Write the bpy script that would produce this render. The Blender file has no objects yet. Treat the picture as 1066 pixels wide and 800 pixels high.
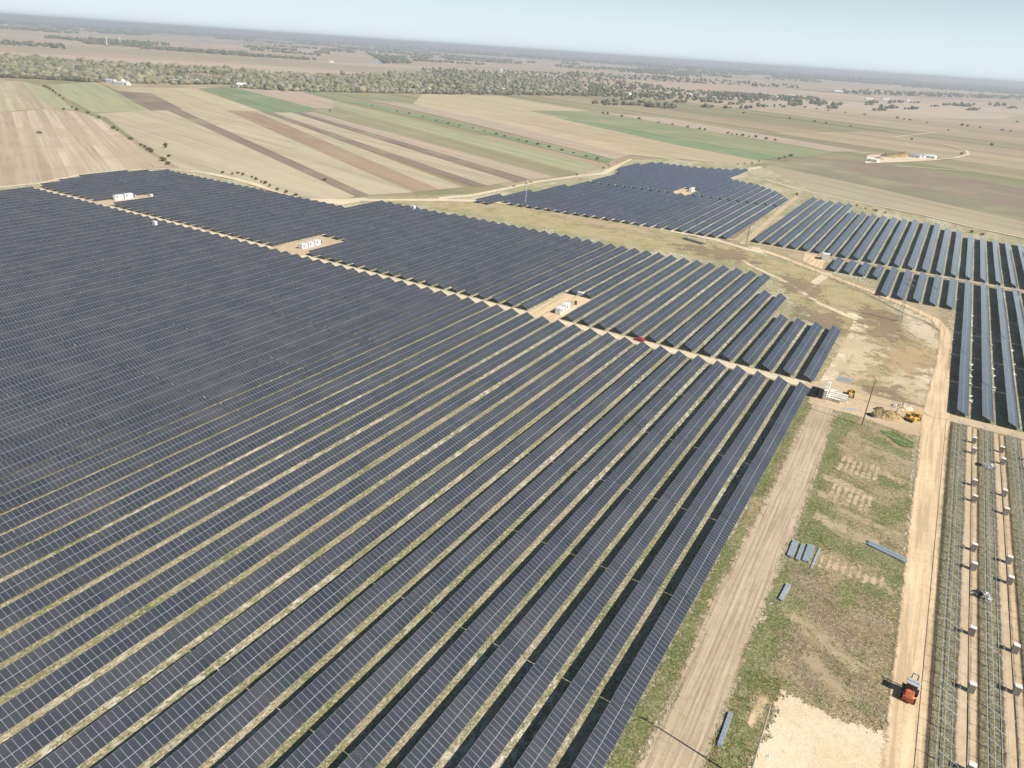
import bpy, bmesh, math, random
import numpy as np
from mathutils import Vector, Matrix
random.seed(7); rng = np.random.default_rng(7)
S = bpy.context.scene; COL = S.collection
R_ = math.radians
# ------------------------------------------------------------------ camera (metres; Y = direction of the panel rows, drone at 100 m)
PITCH, ROLL, YAW, FPX, H = 0.43517, 0.06685, -0.51039, 749.43, 100.0
cp, sp, cy, sy = math.cos(PITCH), math.sin(PITCH), math.cos(YAW), math.sin(YAW)
fw = Vector((sy*cp, cy*cp, -sp)); r0 = Vector((cy, -sy, 0)); u0 = r0.cross(fw)
rt = math.cos(ROLL)*r0 + math.sin(ROLL)*u0; up = -math.sin(ROLL)*r0 + math.cos(ROLL)*u0
cam = bpy.data.cameras.new('camera'); co = bpy.data.objects.new('camera', cam); COL.objects.link(co)
M = Matrix((rt, up, -fw)).transposed().to_4x4(); M.translation = Vector((0, 0, H)); co.matrix_world = M
cam.sensor_fit = 'HORIZONTAL'; cam.sensor_width = 36; cam.lens = FPX/1066*36
cam.clip_start = 1; cam.clip_end = 200000; S.camera = co
SUN_EL, SUN_AZ = 42.0, -8.0     # azimuth measured from +X, counter-clockwise
w = bpy.data.worlds.new('World'); S.world = w; w.use_nodes = True
nt = w.node_tree; bg = nt.nodes['Background']; sk = nt.nodes.new('ShaderNodeTexSky')
sk.sky_type = 'NISHITA'; sk.sun_disc = False; sk.sun_elevation = R_(SUN_EL); sk.sun_rotation = R_(90-SUN_AZ)
sk.altitude = 100; sk.air_density = 1.0; sk.dust_density = 0.0; sk.ozone_density = 3.0
tcw = nt.nodes.new('ShaderNodeTexCoord'); spw = nt.nodes.new('ShaderNodeSeparateXYZ'); nt.links.new(tcw.outputs['Generated'], spw.inputs[0])
mrw = nt.nodes.new('ShaderNodeMapRange'); mrw.interpolation_type = 'SMOOTHSTEP'; nt.links.new(spw.outputs[2], mrw.inputs[0])
mrw.inputs[1].default_value = -.02; mrw.inputs[2].default_value = .2; mrw.inputs[3].default_value = .92; mrw.inputs[4].default_value = 0.0
mxw = nt.nodes.new('ShaderNodeMix'); mxw.data_type = 'RGBA'; nt.links.new(mrw.outputs[0], mxw.inputs[0]); nt.links.new(sk.outputs[0], mxw.inputs[6])
mxw.inputs[7].default_value = (12.2, 14.2, 15.4, 1)        # pale hazy air low over the horizon
nt.links.new(mxw.outputs[2], bg.inputs[0]); bg.inputs[1].default_value = 0.052
sl = bpy.data.lights.new('sun', 'SUN'); so = bpy.data.objects.new('sun', sl); COL.objects.link(so)
sl.energy = 5.0; sl.angle = R_(0.5); sl.color = (1.0, 0.935, 0.83)
sd_ = Vector((math.cos(R_(SUN_EL))*math.cos(R_(SUN_AZ)), math.cos(R_(SUN_EL))*math.sin(R_(SUN_AZ)), math.sin(R_(SUN_EL))))
so.rotation_euler = sd_.to_track_quat('Z', 'Y').to_euler(); so.location = (60, -20, 160)
S.view_settings.view_transform = 'Standard'; S.view_settings.look = 'None'; S.view_settings.gamma = 1
S.view_settings.exposure = 0.4; S.view_settings.use_curve_mapping = False
S.cycles.transparent_max_bounces = 24; S.cycles.max_bounces = 5; S.cycles.volume_bounces = 0

def G(px, py, z=0.0):
    """survey: ground location (at height z) of a point of the 1066x800 aerial photograph"""
    px, py = float(px), float(py)
    d = fw + ((px-533)/FPX)*rt - ((py-400)/FPX)*up
    t = (z-H)/d.z
    return (d.x*t, d.y*t)
# ------------------------------------------------------------------ materials
class NB:
    def __init__(s, name):
        s.m = bpy.data.materials.new(name); s.m.use_nodes = True; s.t = s.m.node_tree; s.n = s.t.nodes; s.l = s.t.links
        s.b = s.n['Principled BSDF']; s.out = s.n['Material Output']
        s.b.inputs['Roughness'].default_value = .9; s.b.inputs['Specular IOR Level'].default_value = .2
    def new(s, typ, **k):
        nd = s.n.new(typ)
        for a, v in k.items(): setattr(nd, a, v)
        return nd
    def put(s, sock, v):
        if hasattr(v, 'is_output'): s.l.new(v, sock)
        elif isinstance(v, (tuple, list)) and len(v) == 3 and sock.type == 'RGBA': sock.default_value = (*v, 1)
        else: sock.default_value = v
    def math(s, op, a, b=0.0, c=None, clamp=False):
        nd = s.new('ShaderNodeMath', operation=op); nd.use_clamp = clamp
        s.put(nd.inputs[0], a); s.put(nd.inputs[1], b)
        if c is not None: s.put(nd.inputs[2], c)
        return nd.outputs[0]
    def pos(s): 
        if not hasattr(s, '_p'): s._p = s.new('ShaderNodeNewGeometry').outputs['Position']
        return s._p
    def vec(s, scale=(1, 1, 1), rot=0.0, src=None, loc=(0, 0, 0)):
        if rot:
            r = s.new('ShaderNodeMapping'); s.l.new(src or s.pos(), r.inputs[0]); r.inputs['Rotation'].default_value = (0, 0, rot)
            src = r.outputs[0]; rot = 0
        nd = s.new('ShaderNodeMapping'); s.l.new(src or s.pos(), nd.inputs[0])
        nd.inputs['Rotation'].default_value = (0, 0, rot); nd.inputs['Scale'].default_value = scale; nd.inputs['Location'].default_value = loc
        return nd.outputs[0]
    def noise(s, v, scale=1.0, detail=3, rough=.55, col=False, dist=0.0):
        nd = s.new('ShaderNodeTexNoise'); s.l.new(v, nd.inputs['Vector'])
        nd.inputs['Scale'].default_value = scale; nd.inputs['Detail'].default_value = detail; nd.inputs['Roughness'].default_value = rough
        nd.inputs['Distortion'].default_value = dist
        return nd.outputs['Color' if col else 'Fac']
    def step(s, f, lo, hi):
        nd = s.new('ShaderNodeMapRange', interpolation_type='SMOOTHSTEP'); s.put(nd.inputs[0], f)
        nd.inputs[1].default_value = lo; nd.inputs[2].default_value = hi
        return nd.outputs[0]
    def mix(s, f, a, b, mode='MIX'):
        nd = s.new('ShaderNodeMix', data_type='RGBA', blend_type=mode)
        s.put(nd.inputs[0], f); s.put(nd.inputs[6], a); s.put(nd.inputs[7], b)
        return nd.outputs[2]
    def ramp(s, f, stops, const=False):
        nd = s.new('ShaderNodeValToRGB'); s.put(nd.inputs[0], f); cr = nd.color_ramp
        if const: cr.interpolation = 'CONSTANT'
        while len(cr.elements) < len(stops): cr.elements.new(.5)
        for e, (p, c) in zip(cr.elements, stops): e.position = p; e.color = (*c, 1)
        return nd.outputs[0]
    def bump(s, h, st=.5, dist=.1):
        nd = s.new('ShaderNodeBump'); s.put(nd.inputs['Height'], h); nd.inputs['Strength'].default_value = st; nd.inputs['Distance'].default_value = dist
        s.l.new(nd.outputs[0], s.b.inputs['Normal'])
    def color(s, c): s.put(s.b.inputs['Base Color'], c); return s
    def feather(s, amp=1.6, scale=.45, soft=.5, grit=None, k=1.0, mx=1.0):
        at = s.new('ShaderNodeAttribute', attribute_name='sd').outputs['Fac']
        n = s.noise(s.vec(), scale, 7, .68); n_ = s.noise(s.vec(), 2.2, 4, .7)
        f = s.math('ADD', s.math('MULTIPLY', at, k), s.math('MULTIPLY', s.math('SUBTRACT', n, .5), amp*2.4))
        f = s.math('ADD', f, s.math('MULTIPLY', s.math('SUBTRACT', n_, .5), grit if grit is not None else min(2.2, amp*1.3)))
        a = s.step(f, -soft*.5, soft*.5)
        s.put(s.b.inputs['Alpha'], s.math('MULTIPLY', a, mx)); return s

def plain(name, c, rough=.6, metal=0.0, spec=.4, var=.12, vs=1.5):
    b = NB(name); tc = b.new('ShaderNodeTexCoord').outputs['Object']
    n = b.noise(tc, vs, 4, .6)
    b.color(b.mix(b.step(n, .3, .7), tuple(max(0, x*(1-var)) for x in c), tuple(min(1, x*(1+var)) for x in c)))
    b.b.inputs['Roughness'].default_value = rough; b.b.inputs['Metallic'].default_value = metal; b.b.inputs['Specular IOR Level'].default_value = spec
    return b.m

def dirt(name, light, dark, feather=None, ruts=None, amp=1.3, soft=.6, fine=1.0, fs=.45, grit=None, k=1.0, mx=1.0):
    b = NB(name); P = b.vec()
    n1 = b.noise(P, .06, 3); n2 = b.noise(P, .6, 5, .65); n3 = b.noise(P, 3.2, 4, .7)
    c = b.mix(b.step(n1, .35, .65), light, tuple((x+y)/2 for x, y in zip(light, dark)))
    c = b.mix(b.math('MULTIPLY', b.step(n2, .42, .75), .75), c, dark)
    c = b.mix(b.math('MULTIPLY', b.step(n3, .5, .72), .35*fine), c, tuple(x*.55 for x in dark))
    c = b.mix(b.math('MULTIPLY', b.step(n3, .5, .28), .3*fine), c, tuple(min(1, x*1.3) for x in light))
    if ruts:     # wheel ruts running along a direction (angle from +X)
        rn = b.noise(b.vec((1/ruts[1]*1.0, .035, 1), rot=-(ruts[0]-math.pi/2)), 1.0, 4, .6)
        c = b.mix(b.math('MULTIPLY', b.step(rn, .5, .6), .6), c, tuple(x*.78 for x in dark)); c = b.mix(b.math('MULTIPLY', b.step(rn, .46, .36), .55), c, tuple(min(1, x*1.18) for x in light))
    b.color(c); b.bump(b.math('ADD', n3, n2), .6, .12)
    if feather: b.feather(amp, fs, soft, grit, k, mx)
    return b.m

def grass(name, cols, feather=None, dry=.5, stretch=(1, 1), amp=1.6, streak=None, cream=0, k=1.0, mx=1.0, grit=None):
    """cols: dry straw, olive, green, bare soil"""
    b = NB(name); P = b.vec(); Q = b.vec((stretch[0], stretch[1], 1))
    n0 = b.noise(P, .018, 3); n1 = b.noise(Q, .13, 4, .6); n2 = b.noise(Q, .8, 5, .7); n3 = b.noise(P, 3.5, 4, .7)
    n4 = b.noise(b.vec((1, 1, 1), loc=(91, 33, 0)), .09, 5, .62)
    c = b.mix(b.step(n1, dry-.14, dry+.14), cols[0], cols[1])
    c = b.mix(b.math('MULTIPLY', b.step(b.math('ADD', b.math('MULTIPLY', n4, .6), b.math('MULTIPLY', n2, .4)), .5, .6), .8), c, cols[2])
    c = b.mix(b.math('MULTIPLY', b.step(n0, .5, .66), .5), c, cols[0])
    c = b.mix(b.math('MULTIPLY', b.step(n2, .52, .68), .75), c, cols[3])
    n5 = b.noise(b.vec((1, 1, 1), loc=(7, 3, 0)), 1.5, 6, .75)
    c = b.mix(b.math('MULTIPLY', b.step(n3, .5, .62), .75), c, tuple(x*.36 for x in cols[1]))
    c = b.mix(b.math('MULTIPLY', b.step(n5, .52, .6), .7), c, tuple(min(1, x*1.45) for x in cols[0]))
    c = b.mix(b.math('MULTIPLY', b.step(n5, .47, .38), .5), c, tuple(x*.55 for x in cols[2]))
    if cream:
        cz = b.noise(b.vec((1, .35, 1), loc=(5, 50, 0)), .05, 3); cb = b.noise(b.vec((1, .5, 1), loc=(55, 5, 0)), .9, 4, .7)
        c = b.mix(b.math('MULTIPLY', b.math('MULTIPLY', b.step(cb, .5, .57), b.step(cz, .46, .6)), .8), c, (.80, .74, .60))
    if streak is not None:
        s1 = b.noise(b.vec((.9, .07, 1), rot=-(streak-math.pi/2)), 1.0, 5, .7); s2 = b.noise(b.vec((1.1, .09, 1), rot=R_(12)), 1.0, 5, .7)
        c = b.mix(b.math('MULTIPLY', b.step(s1, .52, .64), .6), c, cols[3]); c = b.mix(b.math('MULTIPLY', b.step(s2, .56, .64), .45), c, cols[0]); c = b.mix(b.math('MULTIPLY', b.step(s1, .46, .36), .5), c, tuple(x*.8 for x in cols[2]))
    b.color(c); b.bump(b.math('ADD', b.math('ADD', n3, n5), b.math('MULTIPLY', n2, 1.5)), 1.0, .3)
    if feather: b.feather(amp, k=k, mx=mx, grit=grit)
    return b.m

STRAW, OLIVE, GREEN, BARE, CREAM = (.52, .44, .29), (.33, .32, .16), (.16, .23, .06), (.36, .27, .17), (.72, .64, .48)
# ------------------------------------------------------------------ mesh helpers
def setp(o, label=None, cat=None, group=None, kind=None):
    if label: o['label'] = label
    if cat: o['category'] = cat
    if group: o['group'] = group
    if kind: o['kind'] = kind
    return o
def link(name, me, parent=None, loc=(0, 0, 0), rot=0.0):
    o = bpy.data.objects.new(name, me); COL.objects.link(o); o.parent = parent; o.location = loc; o.rotation_euler = (0, 0, rot)
    return o
def empty(name, loc, rot=0.0): return link(name, None, None, loc, rot)

class MB:
    """collects boxes, tubes and prisms; one mesh with material slots"""
    def __init__(s): s.v = []; s.f = []; s.mi = []; s.mats = []
    def _m(s, m):
        if m not in s.mats: s.mats.append(m)
        return s.mats.index(m)
    def add(s, vs, fs, m, T=None):
        k = len(s.v); i = s._m(m)
        s.v += [tuple(T @ Vector(p)) if T else tuple(p) for p in vs]
        s.f += [tuple(k+j for j in f) for f in fs]; s.mi += [i]*len(fs)
    def box(s, x0, x1, y0, y1, z0, z1, m, T=None, bev=0.0):
        if bev <= 0:
            vs = [(x, y, z) for z in (z0, z1) for y in (y0, y1) for x in (x0, x1)]
            s.add(vs, [(0, 2, 3, 1), (4, 5, 7, 6), (0, 1, 5, 4), (2, 6, 7, 3), (0, 4, 6, 2), (1, 3, 7, 5)], m, T); return
        bm = bmesh.new(); bmesh.ops.create_cube(bm, size=1)
        for v in bm.verts: v.co = Vector(((x0+x1)/2+v.co.x*(x1-x0), (y0+y1)/2+v.co.y*(y1-y0), (z0+z1)/2+v.co.z*(z1-z0)))
        bmesh.ops.bevel(bm, geom=bm.edges[:], offset=bev, segments=2, affect='EDGES', profile=.5)
        s.bm(bm, m, T)
    def bm(s, bm, m, T=None):
        bm.verts.index_update(); s.add([v.co[:] for v in bm.verts], [[v.index for v in f.verts] for f in bm.faces], m, T); bm.free()
    def tube(s, a, b, r, m, n=8, r2=None, cap=True):
        a, b = Vector(a), Vector(b); d = (b-a).normalized(); q = d.to_track_quat('Z', 'Y').to_matrix(); r2 = r if r2 is None else r2
        vs = [a+q @ Vector((math.cos(t)*r, math.sin(t)*r, 0)) for t in [2*math.pi*i/n for i in range(n)]]
        vs += [b+q @ Vector((math.cos(t)*r2, math.sin(t)*r2, 0)) for t in [2*math.pi*i/n for i in range(n)]]
        fs = [(i, (i+1) % n, n+(i+1) % n, n+i) for i in range(n)]
        if cap: fs += [tuple(range(n))[::-1], tuple(range(n, 2*n))]
        s.add([v[:] for v in vs], fs, m)
    def prism(s, prof, x0, x1, m, T=None):
        """profile in (y,z), extruded along x"""
        n = len(prof); vs = [(x0, y, z) for y, z in prof]+[(x1, y, z) for y, z in prof]
        fs = [(i, (i+1) % n, n+(i+1) % n, n+i) for i in range(n)]+[tuple(range(n))[::-1], tuple(range(n, 2*n))]
        s.add(vs, fs, m, T)
    def mesh(s, name):
        me = bpy.data.meshes.new(name); me.from_pydata(s.v, [], s.f)
        for m in s.mats: me.materials.append(m)
        me.polygons.foreach_set('material_index', s.mi)
        bm = bmesh.new(); bm.from_mesh(me); bmesh.ops.recalc_face_normals(bm, faces=bm.faces); bm.to_mesh(me); bm.free()
        return me
    def build(s, name, parent=None, loc=(0, 0, 0), rot=0.0): return link(name, s.mesh(name), parent, loc, rot)

ZL = [0]
def poly_sheet(name, pts, m, z, kind='structure'):
    bm = bmesh.new(); f = bm.faces.new([bm.verts.new((x, y, z)) for x, y in pts]); bmesh.ops.triangulate(bm, faces=[f])
    me = bpy.data.meshes.new(name); bmesh.ops.recalc_face_normals(bm, faces=bm.faces)
    for f in bm.faces:
        if f.normal.z < 0: f.normal_flip()
    bm.to_mesh(me); bm.free(); me.materials.append(m)
    o = link(name, me); o['kind'] = kind; return o
def seg_dist(P, a, b):
    a = np.array(a); b = np.array(b); d = b-a; t = np.clip(((P-a) @ d)/(d @ d), 0, 1)
    return np.linalg.norm(P-a-t[:, None]*d, axis=1), t
def sd_sheet(name, m, z, poly=None, line=None, hw=2.5, res=1.5, marg=2.5):
    """ground sheet with a ragged, feathered edge; 'sd' = metres inside the outline"""
    pts = np.array(poly if poly else line, float); ZL[0] += 1; z = z+ZL[0]*.0007
    mx = np.max(hw) if line is not None else 0
    lo = pts.min(0)-mx-marg; hi = pts.max(0)+mx+marg
    nx, ny = int((hi[0]-lo[0])/res)+2, int((hi[1]-lo[1])/res)+2
    X, Y = np.meshgrid(lo[0]+np.arange(nx)*res, lo[1]+np.arange(ny)*res); P = np.stack([X.ravel(), Y.ravel()], 1)
    if line is not None:
        hws = np.full(len(pts), hw) if np.isscalar(hw) else np.array(hw); sd = np.full(len(P), -1e9)
        for i in range(len(pts)-1):
            d, t = seg_dist(P, pts[i], pts[i+1]); sd = np.maximum(sd, hws[i]*(1-t)+hws[i+1]*t-d)
    else:
        dm = np.full(len(P), 1e9); ins = np.zeros(len(P), bool); n = len(pts)
        for i in range(n):
            a, b = pts[i], pts[(i+1) % n]; d, _ = seg_dist(P, a, b); dm = np.minimum(dm, d)
            c = (a[1] > P[:, 1]) != (b[1] > P[:, 1])
            if abs(b[1]-a[1]) > 1e-9: ins ^= c & (P[:, 0] < (b[0]-a[0])*(P[:, 1]-a[1])/(b[1]-a[1])+a[0])
        sd = np.where(ins, dm, -dm)
    g = sd.reshape(ny, nx); keep = (np.maximum.reduce([g[:-1, :-1], g[1:, :-1], g[:-1, 1:], g[1:, 1:]]) > -marg)
    idx = np.arange(nx*ny).reshape(ny, nx)
    q = np.stack([idx[:-1, :-1][keep], idx[:-1, 1:][keep], idx[1:, 1:][keep], idx[1:, :-1][keep]], 1)
    used, inv = np.unique(q, return_inverse=True); q = inv.reshape(-1, 4)
    V = np.concatenate([P[used], np.full((len(used), 1), z)], 1)
    me = bpy.data.meshes.new(name); me.vertices.add(len(V)); me.vertices.foreach_set('co', V.ravel())
    me.loops.add(q.size); me.loops.foreach_set('vertex_index', q.ravel()); me.polygons.add(len(q))
    me.polygons.foreach_set('loop_start', np.arange(0, q.size, 4)); me.polygons.foreach_set('loop_total', np.full(len(q), 4))
    at = me.attributes.new('sd', 'FLOAT', 'POINT'); at.data.foreach_set('value', sd[used].astype('f'))
    me.update(); me.validate(); me.materials.append(m)
    o = link(name, me); o['kind'] = 'structure'; return o
# ------------------------------------------------------------------ farmland to the horizon
FA = R_(-25)     # direction of the field strips
def farmland():
    b = NB('farmland'); b1 = b.vec((1/38, 1/900, 1), rot=0); 
    rotv = b.vec(rot=-(FA-math.pi/2)+0.0)          # x across the strips, y along them
    sep = b.new('ShaderNodeSeparateXYZ'); b.l.new(rotv, sep.inputs[0]); x, y = sep.outputs[0], sep.outputs[1]
    wob = b.noise(rotv, .002, 2); x = b.math('ADD', x, b.math('MULTIPLY', wob, 60))
    yb = b.math('FLOOR', b.math('DIVIDE', y, 800)); 
    def bands(wd, off):
        cmb = b.new('ShaderNodeCombineXYZ'); b.put(cmb.inputs[0], b.math('FLOOR', b.math('DIVIDE', x, wd))); b.put(cmb.inputs[1], b.math('ADD', yb, off))
        wn = b.new('ShaderNodeTexWhiteNoise', noise_dimensions='2D'); b.l.new(cmb.outputs[0], wn.inputs[0]); return wn.outputs['Value']
    stops = [(0, (.40, .31, .21)), (.2, (.33, .26, .16)), (.36, (.24, .235, .12)), (.5, (.44, .36, .23)), (.66, (.27, .2, .145)), (.78, (.17, .2, .09)), (.88, (.36, .30, .19))]
    c1 = b.ramp(bands(36, 0), stops, True); c2 = b.ramp(bands(150, 7), stops, True); c = b.mix(.55, c1, c2)
    n = b.noise(b.vec((.02, .004, 1), rot=-(FA-math.pi/2)), 1, 5, .6)
    c = b.mix(b.math('MULTIPLY', b.step(n, .4, .7), .5), c, (.38, .31, .19))
    # farther out: rose-brown stubble and dark wooded patches
    ln = b.new('ShaderNodeVectorMath', operation='LENGTH'); b.l.new(b.pos(), ln.inputs[0]); d = ln.outputs['Value']
    big = b.noise(b.pos(), .0016, 4, .6); rose = b.mix(b.step(big, .35, .65), (.56, .42, .34), (.46, .37, .27))
    vo = b.new('ShaderNodeTexVoronoi'); b.l.new(b.vec((1, .32, 1), rot=.9), vo.inputs['Vector']); vo.inputs['Scale'].default_value = .0034
    sv = b.new('ShaderNodeSeparateXYZ'); b.l.new(vo.outputs['Color'], sv.inputs[0])
    rose = b.mix(.62, rose, b.ramp(sv.outputs[0], [(0, (.50, .38, .28)), (.2, (.36, .31, .2)), (.4, (.58, .46, .36)), (.58, (.42, .31, .23)), (.74, (.27, .28, .17)), (.86, (.55, .47, .33))], True))
    c = b.mix(b.math('MULTIPLY', b.step(d, 1900, 2600), .8), c, rose)
    wd = b.noise(b.vec((.35, 1.6, 1), rot=.55), .0016, 6, .66)
    far = b.math('MULTIPLY', b.step(d, 8500, 11500), .9)
    c = b.mix(b.math('MULTIPLY', b.step(b.math('ADD', wd, b.math('MULTIPLY', far, .14)), .60, .63), b.math('MULTIPLY', b.step(d, 2200, 3000), .85)), c, (.10, .11, .08)) 
    near = b.noise(b.pos(), .25, 4, .7); c = b.mix(b.math('MULTIPLY', b.step(near, .45, .8), .35), c, (.2, .16, .09))
    b.color(c); return b.m
N = 24; bm = bmesh.new(); SZ = 60000
vs = [[bm.verts.new((-SZ+2*SZ*i/N, -SZ+2*SZ*j/N, -.6)) for i in range(N+1)] for j in range(N+1)]
for j in range(N):
    for i in range(N): bm.faces.new((vs[j][i], vs[j][i+1], vs[j+1][i+1], vs[j+1][i]))
me = bpy.data.meshes.new('ground'); bm.to_mesh(me); bm.free(); me.materials.append(farmland()); link('ground', me)['kind'] = 'structure'

def strip_mat(name, a, b_, ang, width, amt=.6, warp=0.0):
    g_ = lambda c: tuple(.85*x+.15*sum(c)/3 for x in c); a, b_ = g_(a), g_(b_)
    b = NB(name); v = b.vec((1/width, 1/(width*60), 1), rot=-(ang-math.pi/2))
    n = b.noise(v, 1.0, 3, .6); n2 = b.noise(b.pos(), .02, 4, .6); n3 = b.noise(b.pos(), .35, 4, .7)
    c = b.mix(b.math('MULTIPLY', b.step(n, .42, .6), amt), a, b_)
    nf = b.noise(b.vec((.45, .006, 1), rot=-(ang-math.pi/2)), 1.0, 4, .7); nm = b.noise(b.vec((.11, .0022, 1), rot=-(ang-math.pi/2)), 1.0, 4, .7)
    c = b.mix(b.math('MULTIPLY', b.step(nf, .47, .6), .55), c, tuple(x*.7 for x in b_)); c = b.mix(b.math('MULTIPLY', b.step(nm, .5, .58), .55), c, tuple(x*1.2 for x in a)); c = b.mix(b.math('MULTIPLY', b.step(nm, .47, .38), .6), c, tuple(x*.74 for x in a)); nk = b.noise(b.pos(), .011, 6, .65); c = b.mix(b.math('MULTIPLY', b.step(nk, .5, .64), .5), c, (.40, .35, .22)); c = b.mix(b.math('MULTIPLY', b.step(nk, .46, .36), .35), c, tuple(x*.8 for x in a))
    c = b.mix(b.math('MULTIPLY', b.step(n2, .4, .7), .4), c, tuple((x*.5+y*.45) for x, y in zip(a, b_)))
    c = b.mix(b.math('MULTIPLY', b.step(n3, .45, .75), .3), c, tuple(x*.6 for x in b_))
    b.color(c); return b.m
PAL = {
 'tanstripe': ((.48, .35, .22), (.64, .54, .39), R_(-26), 9, .9),
 'paleyel': ((.52, .45, .28), (.46, .39, .23), FA, 8, .6),
 'tan': ((.44, .35, .21), (.52, .43, .27), FA, 10, .7),
 'palegreen': ((.36, .37, .19), (.44, .42, .24), FA, 25, .7),
 'green': ((.19, .27, .12), (.25, .30, .15), FA, 15, .6),
 'softgreen': ((.25, .28, .13), (.31, .32, .16), FA, 12, .6),
 'plough': ((.24, .18, .125), (.30, .23, .16), FA, 7, .6),
 'redbrown': ((.36, .235, .15), (.42, .3, .19), FA, 8, .7),
 'beige': ((.49, .41, .26), (.55, .47, .31), R_(-15), 30, .6),
 'rose': ((.47, .35, .25), (.53, .42, .3), FA, 12, .6),
 'yellow': ((.50, .41, .23), (.57, .48, .30), FA, 18, .8),
 'ochre': ((.44, .34, .19), (.56, .45, .28), FA, 14, .9),
 'olive': ((.3, .27, .14), (.37, .33, .18), FA, 10, .7),
 'brownfield': ((.27, .2, .14), (.3, .25, .16), R_(-30), 30, .7),
 'greyolive': ((.25, .23, .13), (.3, .27, .16), R_(-30), 25, .7),
 'sandfield': ((.4, .34, .21), (.46, .39, .25), R_(-32), 22, .8)}
PM = {k: strip_mat('field_'+k, *v) for k, v in PAL.items()}
FIELDS = [
 ('tanstripe', [(0, 194), (0, 117), (50, 113), (78, 115), (105, 124), (140, 149), (177, 173), (120, 178), (38, 192)]),
 ('paleyel', [(0, 83), (9, 84), (28, 114), (0, 116)]), ('tan', [(9, 84), (22, 84), (57, 113), (28, 114)]),
 ('palegreen', [(22, 84), (45, 90), (78, 114), (57, 113)]),
 ('palegreen', [(50, 88), (100, 85), (157, 115), (97, 117), (62, 98)]),
 ('beige', [(97, 118), (172, 114), (375, 203), (350, 208), (290, 205), (250, 193), (185, 174), (150, 152), (110, 122)]),
 ('plough', [(103, 86), (123, 94.8), (158, 97), (191, 114), (157, 115)]),
 ('plough', [(172, 113.5), (187, 113.5), (384, 202.5), (371, 204.5)]),
 ('yellow', [(123, 94.8), (140, 91), (205, 92), (276, 116), (191, 114), (158, 97)]),
 ('beige', [(187, 113.5), (235, 115), (430, 200), (384, 202.5)]),
 ('redbrown', [(235, 115), (268, 117), (458, 197), (430, 200)]),
 ('beige', [(268, 117), (276, 117), (483, 194.5), (458, 197)]),
 ('plough', [(272, 116.5), (284, 117), (507, 193), (493, 194)]),
 ('beige', [(284, 117), (304, 117), (536, 188), (507, 193)]),
 ('plough', [(304, 117), (315, 117), (552, 186.5), (537, 189.5)]),
 ('rose', [(315, 117), (324, 116), (578, 184), (552, 186.5)]),
 ('green', [(206, 92), (240, 90), (330, 113), (324, 117), (276, 117)]),
 ('rose', [(240, 90), (300, 91), (352, 106), (345, 113), (330, 113)]),
 ('olive', [(324, 116), (350, 112), (608, 181), (578, 184)]),
 ('palegreen', [(350, 112), (345, 104), (622, 172), (608, 181)]),
 ('green', [(300, 92), (312, 91), (640, 166), (632, 170), (470, 131)]),
 ('softgreen', [(312, 91), (345, 95), (480, 110), (500, 120), (425, 112)]),
 ('rose', [(380, 103), (440, 110), (660, 160), (640, 166), (480, 126)]),
 ('yellow', [(440, 98), (520, 100), (700, 130), (810, 165), (700, 166), (655, 161), (520, 128), (430, 108)]),
 ('ochre', [(500, 118), (560, 122), (800, 168), (780, 172), (700, 165)]),
 ('softgreen', [(548, 115), (620, 116), (760, 140), (870, 158), (840, 164), (790, 163)]),
 ('green', [(575, 122), (615, 127), (815, 164), (790, 167), (700, 150)]),
 ('rose', [(620, 116), (700, 124), (900, 158), (870, 158), (760, 140)]),
 ('greyolive', [(800, 172), (840, 164), (1066, 218), (1066, 231), (930, 200)]),
 ('brownfield', [(840, 164), (910, 168), (1066, 196), (1066, 218), (950, 195)]),
 ('sandfield', [(785, 182), (800, 172), (930, 200), (1066, 231), (1066, 248), (850, 203)])]
for i, (k, pts) in enumerate(FIELDS):
    poly_sheet('field', [G(*p) for p in pts], PM[k], -.55+.012*i)
# ------------------------------------------------------------------ site ground
site_top = [(0, 195), (38, 192), (92, 180), (165, 174), (186, 175), (250, 189), (290, 203), (345, 207), (430, 204), (490, 202), (540, 193), (600, 182), (640, 172), (657, 166), (700, 166), (770, 171), (800, 176), (850, 201), (1066, 249)]
site = [G(*p) for p in site_top]+[(130, 560), (130, -90), (-620, -90), (-620, 200)]
M_site = grass('array_soil', [STRAW, OLIVE, GREEN, CREAM], True, .47, (1, .28), amp=4, cream=1)
sd_sheet('ground', M_site, -.06, poly=site, res=5, marg=8)
M_dry = grass('dry_grass', [(.55, .46, .26), (.42, .36, .18), (.22, .24, .08), (.46, .36, .24)], True, .52)
sd_sheet('grass_field', M_dry, -.03, poly=[G(*p) for p in [(350, 209), (430, 208), (490, 208), (560, 219), (640, 231), (760, 255), (800, 268), (860, 288), (920, 312), (985, 342), (985, 430), (848, 398), (855, 385), (878, 338), (835, 325), (815, 300), (785, 278), (640, 252), (500, 224), (430, 212)]], res=3)
M_tann = dirt('wheel_track_soil', (.60, .47, .31), (.44, .33, .21), True, amp=.35)
M_tan = dirt('tan_soil', (.60, .47, .31), (.44, .33, .21), True)
M_pink = dirt('tyre_worn_soil', (.54, .44, .31), (.38, .29, .195), True, ruts=(R_(91), .5), amp=2.8, soft=1.0, grit=4)
M_orange = dirt('orange_dirt', (.72, .56, .36), (.56, .41, .24), True, ruts=(R_(91), 1.2), amp=.9, soft=.9)
M_cream = dirt('cream_dirt', (.74, .63, .45), (.58, .47, .31), True)
M_sand = dirt('sand_pad', (.76, .65, .46), (.60, .48, .31), True, amp=2.8, grit=3.4)
M_brown = dirt('brown_soil', (.33, .24, .16), (.22, .155, .1), True)
M_white = dirt('pale_rubble', (.78, .72, .6), (.55, .48, .36), True)
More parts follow.
